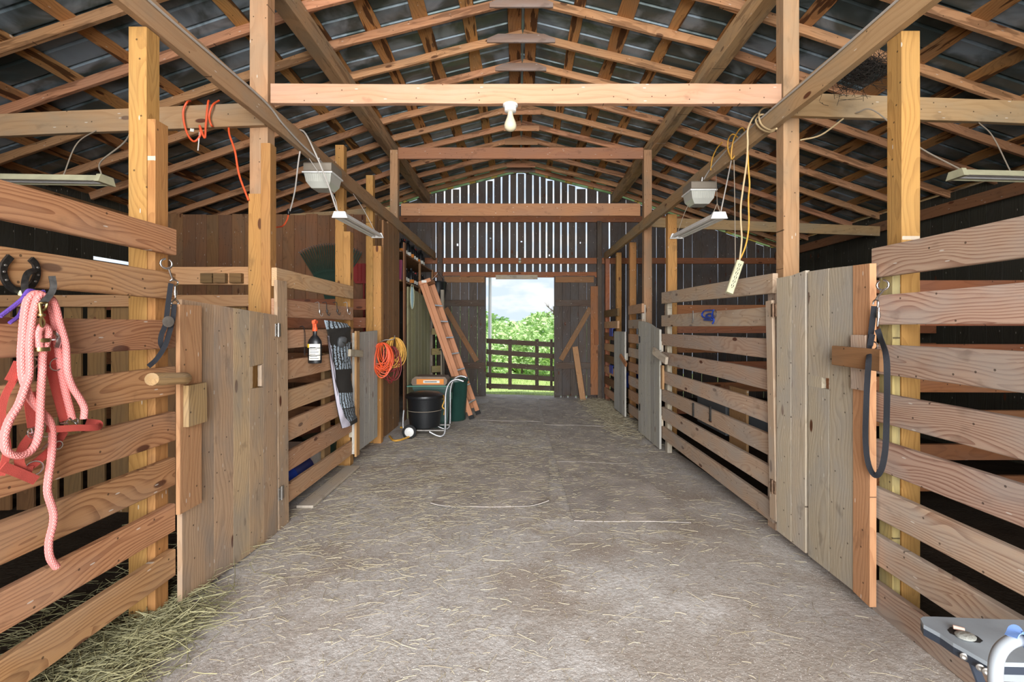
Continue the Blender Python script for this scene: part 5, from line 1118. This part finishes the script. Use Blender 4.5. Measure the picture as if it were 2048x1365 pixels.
mb = MB(); mb.tube([b_ + Vector((.242*math.cos(k*math.pi/16), .242*math.sin(k*math.pi/16), .24)) for k in range(32)], .004, 5, closed=True); mb.build('cord_band', M_web, t)
mb = MB(); mb.tube(curve([(-1.04, 6.52, gz+.55), (-1.01, 6.40, gz+.5), (-1.03, 6.36, gz+.42), (-1.0, 6.36, gz+.38), (-1.02, 6.42, gz+.3)]), .008, 7); mb.tube(curve([(-1.05, 6.5, gz+.5), (-1.0, 6.38, gz+.52), (-1.02, 6.36, gz+.45)]), .008, 7); top(mb, 'rope', M_yellow, 'short yellow rope hanging between the black trash can and the cart handle', 'rope')
g7 = FL(-1.2, 7.15)
t = thing('storage_tub', 'dark green square tub behind the black trash can, with a board across it', 'tub', (-1.3, 7.15, g7))
mb = MB(); mb.prism([(-.22, 0), (.22, 0), (.27, .60), (-.27, .60)], -.20, .20, (-1.28, 7.15, g7+.002), (1, 0, 0), (0, 0, 1), (0, -1, 0)); mb.build('tub_body', M_greenp, t)
MB().bx(-1.56, -1.00, 6.93, 7.37, g7+.57, g7+.615).build('rim', M_greenp, t)
MB().bx(-1.02, -.998, 7.0, 7.1, g7+.42, g7+.52).build('pale_plate', M_lgreen, t)
mb = MB(); mb.board((-1.64, 7.1, g7+.628), (-1.0, 7.1, g7+.628), .40, .02, (0, 1, 0)); top(mb, 'shelf_board', M_lgreen, 'pale green board lying across the dark green tub, under the paper sack', 'board')
t = thing('paper_sack', 'brown and orange paper sack lying flat on the pale green board', 'sack', (-1.33, 7.05, g7+.64))
mb = MB(); mb.prism([(-.24, 0), (.24, 0), (.265, .03), (.27, .08), (.235, .125), (-.20, .13), (-.25, .09), (-.26, .03)], -.16, .16, (-1.32, 7.08, g7+.64), (1, 0, 0), (0, 0, 1), (0, -1, 0)); mb.build('sack_body', M_bag, t)
MB().bx(-1.50, -1.10, 6.912, 6.919, g7+.655, g7+.735).build('label', M_olab, t); MB().bx(-1.40, -1.16, 6.907, 6.911, g7+.675, g7+.715).build('white_label', M_label, t); MB().bx(-1.38, -1.20, 6.903, 6.906, g7+.69, g7+.70).build('label_print', M_print, t)
g8 = FL(-1, 7.6)
t = thing('storage_tub', 'tall dark green bin behind the ladder foot, beside the square tub', 'tub', (-.98, 7.68, g8))
mb = MB(); mb.lathe([(.17, 0), (.18, .01), (.215, .62), (.23, .63), (.23, .66), (.22, .67), (.21, .69), (.001, .70)], (-1.04, 7.62, g8+.002), n=28, sx=1, sy=.85); mb.build('bin_body', M_greenp, t)
mb = MB(); ball(mb, Vector((-1.3, 7.4, g8+.80)), .0, n=6)
# board leaning at the right far door
p0, p1 = at(1166, 801, 10.0), at(1150, 694, 10.22); p0.z = FL(p0.x, 10.0) + .01
mb = MB(); mb.board(p0, p1, .12, .03, (1, 0, 0)); top(mb, 'leaning_board', W_orange, 'loose tan board leaning against the right far door', 'board')
for px0, px1, y0, y1, yy, lab in ((1181, 1196, 573, 790, 10.28, 'reddish board standing beside the right far door'), (1189, 1197, 660, 690, 10.24, 'short reddish block on the stud beside the right far door')):
    a, b = at(px0, y1, yy), at(px1, y0, yy); mb = MB(); mb.bx(a.x, b.x, yy-.02, yy+.02, a.z, b.z); top(mb, 'wall_board', W_red, lab, 'board')
# blue rope and wrapping on the right fences
mb = MB(); mb.tube(curve([onx(x, y, 1.818) for x, y in ((1428, 621), (1410, 622), (1404, 630), (1410, 636), (1428, 634), (1420, 628), (1412, 632), (1425, 640), (1408, 640))], 6), .008, 7); mb.tube(curve([onx(x, y, 1.816) for x, y in ((1427, 620), (1424, 632), (1428, 640), (1425, 648))]), .007, 7)
top(mb, 'rope', M_blue, 'scrap of bright blue rope tied on the second rail of the middle right stall front', 'rope')
mb = MB(); c = onx(1430, 628, 1.815); mb.tube([c + Vector((0, .03*math.cos(k*.52), .035*math.sin(k*.52))) for k in range(12)], .004, 6, closed=True); top(mb, 'metal_ring', M_chrome, 'small metal ring beside the blue rope on the middle right stall front', 'ring')
for k, (px, py) in enumerate(((1388, 629), (1388, 640))):
    pass
mb = MB(); mb.tube(curve([onx(1386, 622, 1.824), onx(1386, 640, 1.815), onx(1384, 646, 1.80)]), .006, 6); top(mb, 'eye_bolt', M_steel, 'rusty eye bolt left of the blue rope on the middle right stall front', 'bolt')
for k, (px, py) in enumerate(((1386, 820), (1420, 828))):
    c = onx(px, py, 1.822); mb = MB(); mb.bx(1.817, 1.8325, c.y-.012, c.y+.012, c.z-.07, c.z+.07); top(mb, 'metal_strap', M_shoe, ('left', 'right')[k] + ' of two dark metal clips on the sixth rail of the middle right stall front', 'clip')
mb = MB(); c = onx(1386, 640, 1.8)
for z_, ln in ((1.62, .10), ):
    pass
for (zc, lab) in ((1.36, 'upper'), (.62, 'lower')):
    mb = MB(); mb.bx(1.845, 1.857, 9.25, 9.55, zc-.08, zc+.07); mb.bx(1.845, 1.905, 9.25, 9.55, zc+.07, zc+.08); top(mb, 'rail_wrapping', M_blue, lab + ' blue plastic wrapping on the last right stall front', 'wrapping')
mb = MB(); mb.lathe([(.14, 0), (.17, .02), (.19, .28), (.20, .30)], (2.2, 9.2, .28), n=20); top(mb, 'bucket', M_blue, 'blue bucket behind the last right stall front near the gable wall', 'bucket')
# feed tub inside the middle right stall
t = thing('feed_tub', 'grey square feed tub behind the rails of the middle right stall front', 'tub', (2.12, 4.55, .55))
mb = MB(); x0, x1, y0, y1, z0, z1 = 1.96, 2.36, 4.45, 5.15, .42, .74
mb.prism([(x0+.04, y0+.04), (x1-.04, y0+.04), (x1-.04, y1-.04), (x0+.04, y1-.04)], z0, z0+.01); 
for a in ((x0, x0+.02, y0, y1), (x1-.02, x1, y0, y1), (x0+.021, x1-.021, y0, y0+.02), (x0+.021, x1-.021, y1-.02, y1)): mb.bx(*a, z0+.011, z1)
mb.build('tub_body', M_tub, t)
mb = MB(); mb.tube([(x0-.005, y0-.005, z1), (x1+.005, y0-.005, z1), (x1+.005, y1+.005, z1), (x0-.005, y1+.005, z1)], .014, 6, closed=True); mb.build('rim', M_white, t)
# clutter in the middle left stall
mb = MB(); r_ = .155; mb.lathe([(r_*.9, 0), (r_, .02), (r_, .2), (r_*1.03, .21), (r_, .22), (r_, .52), (r_*.9, .54)], (-2.0, 3.74, FL(-2, 4) + r_*1.04 + .012), (0, 1, 0), n=24)
top(mb, 'plastic_drum', M_blue, 'bright blue plastic drum lying behind the lowest left rails beside the gate', 'drum')
g_ = FL(-2, 4.4)
mb = MB(); mb.prism([(-.16, 0), (.16, 0), (.2, .30), (-.2, .30)], -.25, .25, (-2.15, 4.55, g_+.002), (1, 0, 0), (0, 0, 1), (0, -1, 0)); top(mb, 'crate', M_white, 'pale plastic crate on the floor inside the middle left stall', 'crate')
mb = MB(); mb.lathe([(.12, 0), (.15, .02), (.17, .30), (.18, .32)], (-2.65, 4.9, g_+.002), n=20); top(mb, 'bucket', M_tub, 'grey bucket inside the middle left stall behind the boot bag', 'bucket')
mb = MB(); mb.lathe([(.12, 0), (.15, .02), (.17, .30), (.18, .32)], (-2.1, 4.98, g_+.002), n=20); top(mb, 'bucket', M_greenp, 'dark green bucket just inside the middle left stall near its far post', 'bucket')
mb = MB(); mb.bx(-1.795, -1.66, 3.8, 4.9, FL(-1.7, 4)+.004, FL(-1.7, 4)+.026); top(mb, 'floor_board', W_grey, 'grey board lying on the floor along the foot of the middle left stall front', 'board')

# ================================================================== GREY TRAY WITH TUBE HANDLE (bottom right)
t = thing('utility_cart', 'grey plastic cart tray with white bent tube handle at the bottom right corner', 'cart', (1.6, 1.55, 0))
zt = .50
def tp(x, y, z): # point of the photograph at height z
    Y = (H - z) * FPX / (y - CY); return Vector(((x - CX) * Y / FPX, Y, z))
out = [tp(x, y, zt) for x, y in ((1841, 1238), (1846, 1234), (1870, 1234), (1960, 1238), (2060, 1241), (2200, 1246), (2200, 1335), (2060, 1327), (1975, 1325), (1940, 1305), (1906, 1286), (1880, 1268), (1847, 1250))]
rc = [tp(x, y, zt) for x, y in ((1895, 1261), (1900, 1256), (1908, 1256), (1935, 1266), (1955, 1274), (1966, 1283), (1960, 1287), (1950, 1286), (1925, 1277), (1900, 1268))]
poly = [(p.x, p.y) for p in out]; mb = MB(); mb.prism(poly, zt-.035, zt-.013); mb.build('tray_edge', M_edge, t)
mb = MB(); mb.prism(poly, zt-.0125, zt); mb.build('tray_top', M_tray, t)
mb = MB(); mb.prism([(p.x, p.y) for p in rc], zt-.002, zt+.0012); rr_ = mb.build('tray_recess', M_print, t)
cp = tp(1931, 1276, zt); mb = MB(); mb.lathe([(.027, .001), (.028, .006), (.022, .010), (.001, .011)], cp + Vector((0, 0, .001)), n=24, sx=1, sy=.8); top(mb, 'round_cap', M_cap, 'pale embossed round cap lying in the recess of the grey cart tray', 'cap')
a, b = tp(1906, 1256, zt+.008), tp(1929, 1262, zt+.008); mb = MB(); mb.tube([a + Vector((0, 0, .002)), b + Vector((0, 0, .002))], .0065, 10); top(mb, 'chalk_stick', M_pink, 'pale pink stick lying behind the round cap on the grey cart tray', 'stick')
for x, y in ((1921, 1307), (1953, 1329), (1966, 1337)):
    p = tp(x, y, zt-.02); mb = MB(); mb.lathe([(.010, -.002), (.010, .002), (.006, .004), (.004, .003)], p + Vector((-.001, -.012, -.002)), (-.5, -.85, .1), n=14); mb.build('rivet', M_steel, t)
mb = MB(); p = tp(1945, 1322, zt-.04); mb.ribbon([p, p + Vector((.07, -.02, -.22)), p + Vector((.13, -.03, -.46))], .03, .006, (1, .3, 0)); mb.build('brace_leg', M_edge, t)
a = tp(1993, 1330, zt+.0); hp = [Vector((1.305, 1.225, .30)), Vector((1.305, 1.225, .44))]
def tq(x, y, Y): return at(x, y, Y)
hp = [tq(1990, 1500, 1.16), tq(1991, 1400, 1.18), tq(1991, 1345, 1.19), tq(1994, 1318, 1.20), tq(2004, 1298, 1.21), tq(2022, 1284, 1.22), tq(2045, 1278, 1.23), tq(2080, 1276, 1.24), tq(2180, 1278, 1.26)]
mb = MB(); mb.tube(curve(hp, 8), .0150, 18); mb.build('tube_handle', M_wtube, t)
lo = hp[0]; mb = MB(); mb.tube([lo + Vector((0, 0, .01)), Vector((lo.x, lo.y, .02))], .0175, 14); mb.tube([(lo.x, lo.y, .02), (lo.x + .5, lo.y + .1, .02)], .0175, 12); mb.build('base_tube', M_wtube, t)
for yy_q in (1.42, 1.49): mb = MB(); mb.tube([(1.68, yy_q, zt-.036), (1.70, yy_q, .02)], .014, 8); mb.build('leg', M_wtube, t)
mb = MB(); q1, q2 = tp(2000, 1345, zt-.12), tp(2120, 1350, zt-.12); mb.board(q1, q2, .05, .02, (0, 0, 1)); mb.build('cross_bar', M_wtube, t)
mb = MB(); mb.ribbon(curve([tq(2022, 1274, 1.215), tq(2030, 1262, 1.22), tq(2042, 1261, 1.22), tq(2052, 1275, 1.21), tq(2058, 1290, 1.20), tq(2050, 1300, 1.215)], 6), .03, .002, (.4, 1, .2)); top(mb, 'ribbon', M_ribbon, 'light blue ribbon tied round the white tube handle of the grey cart', 'ribbon')
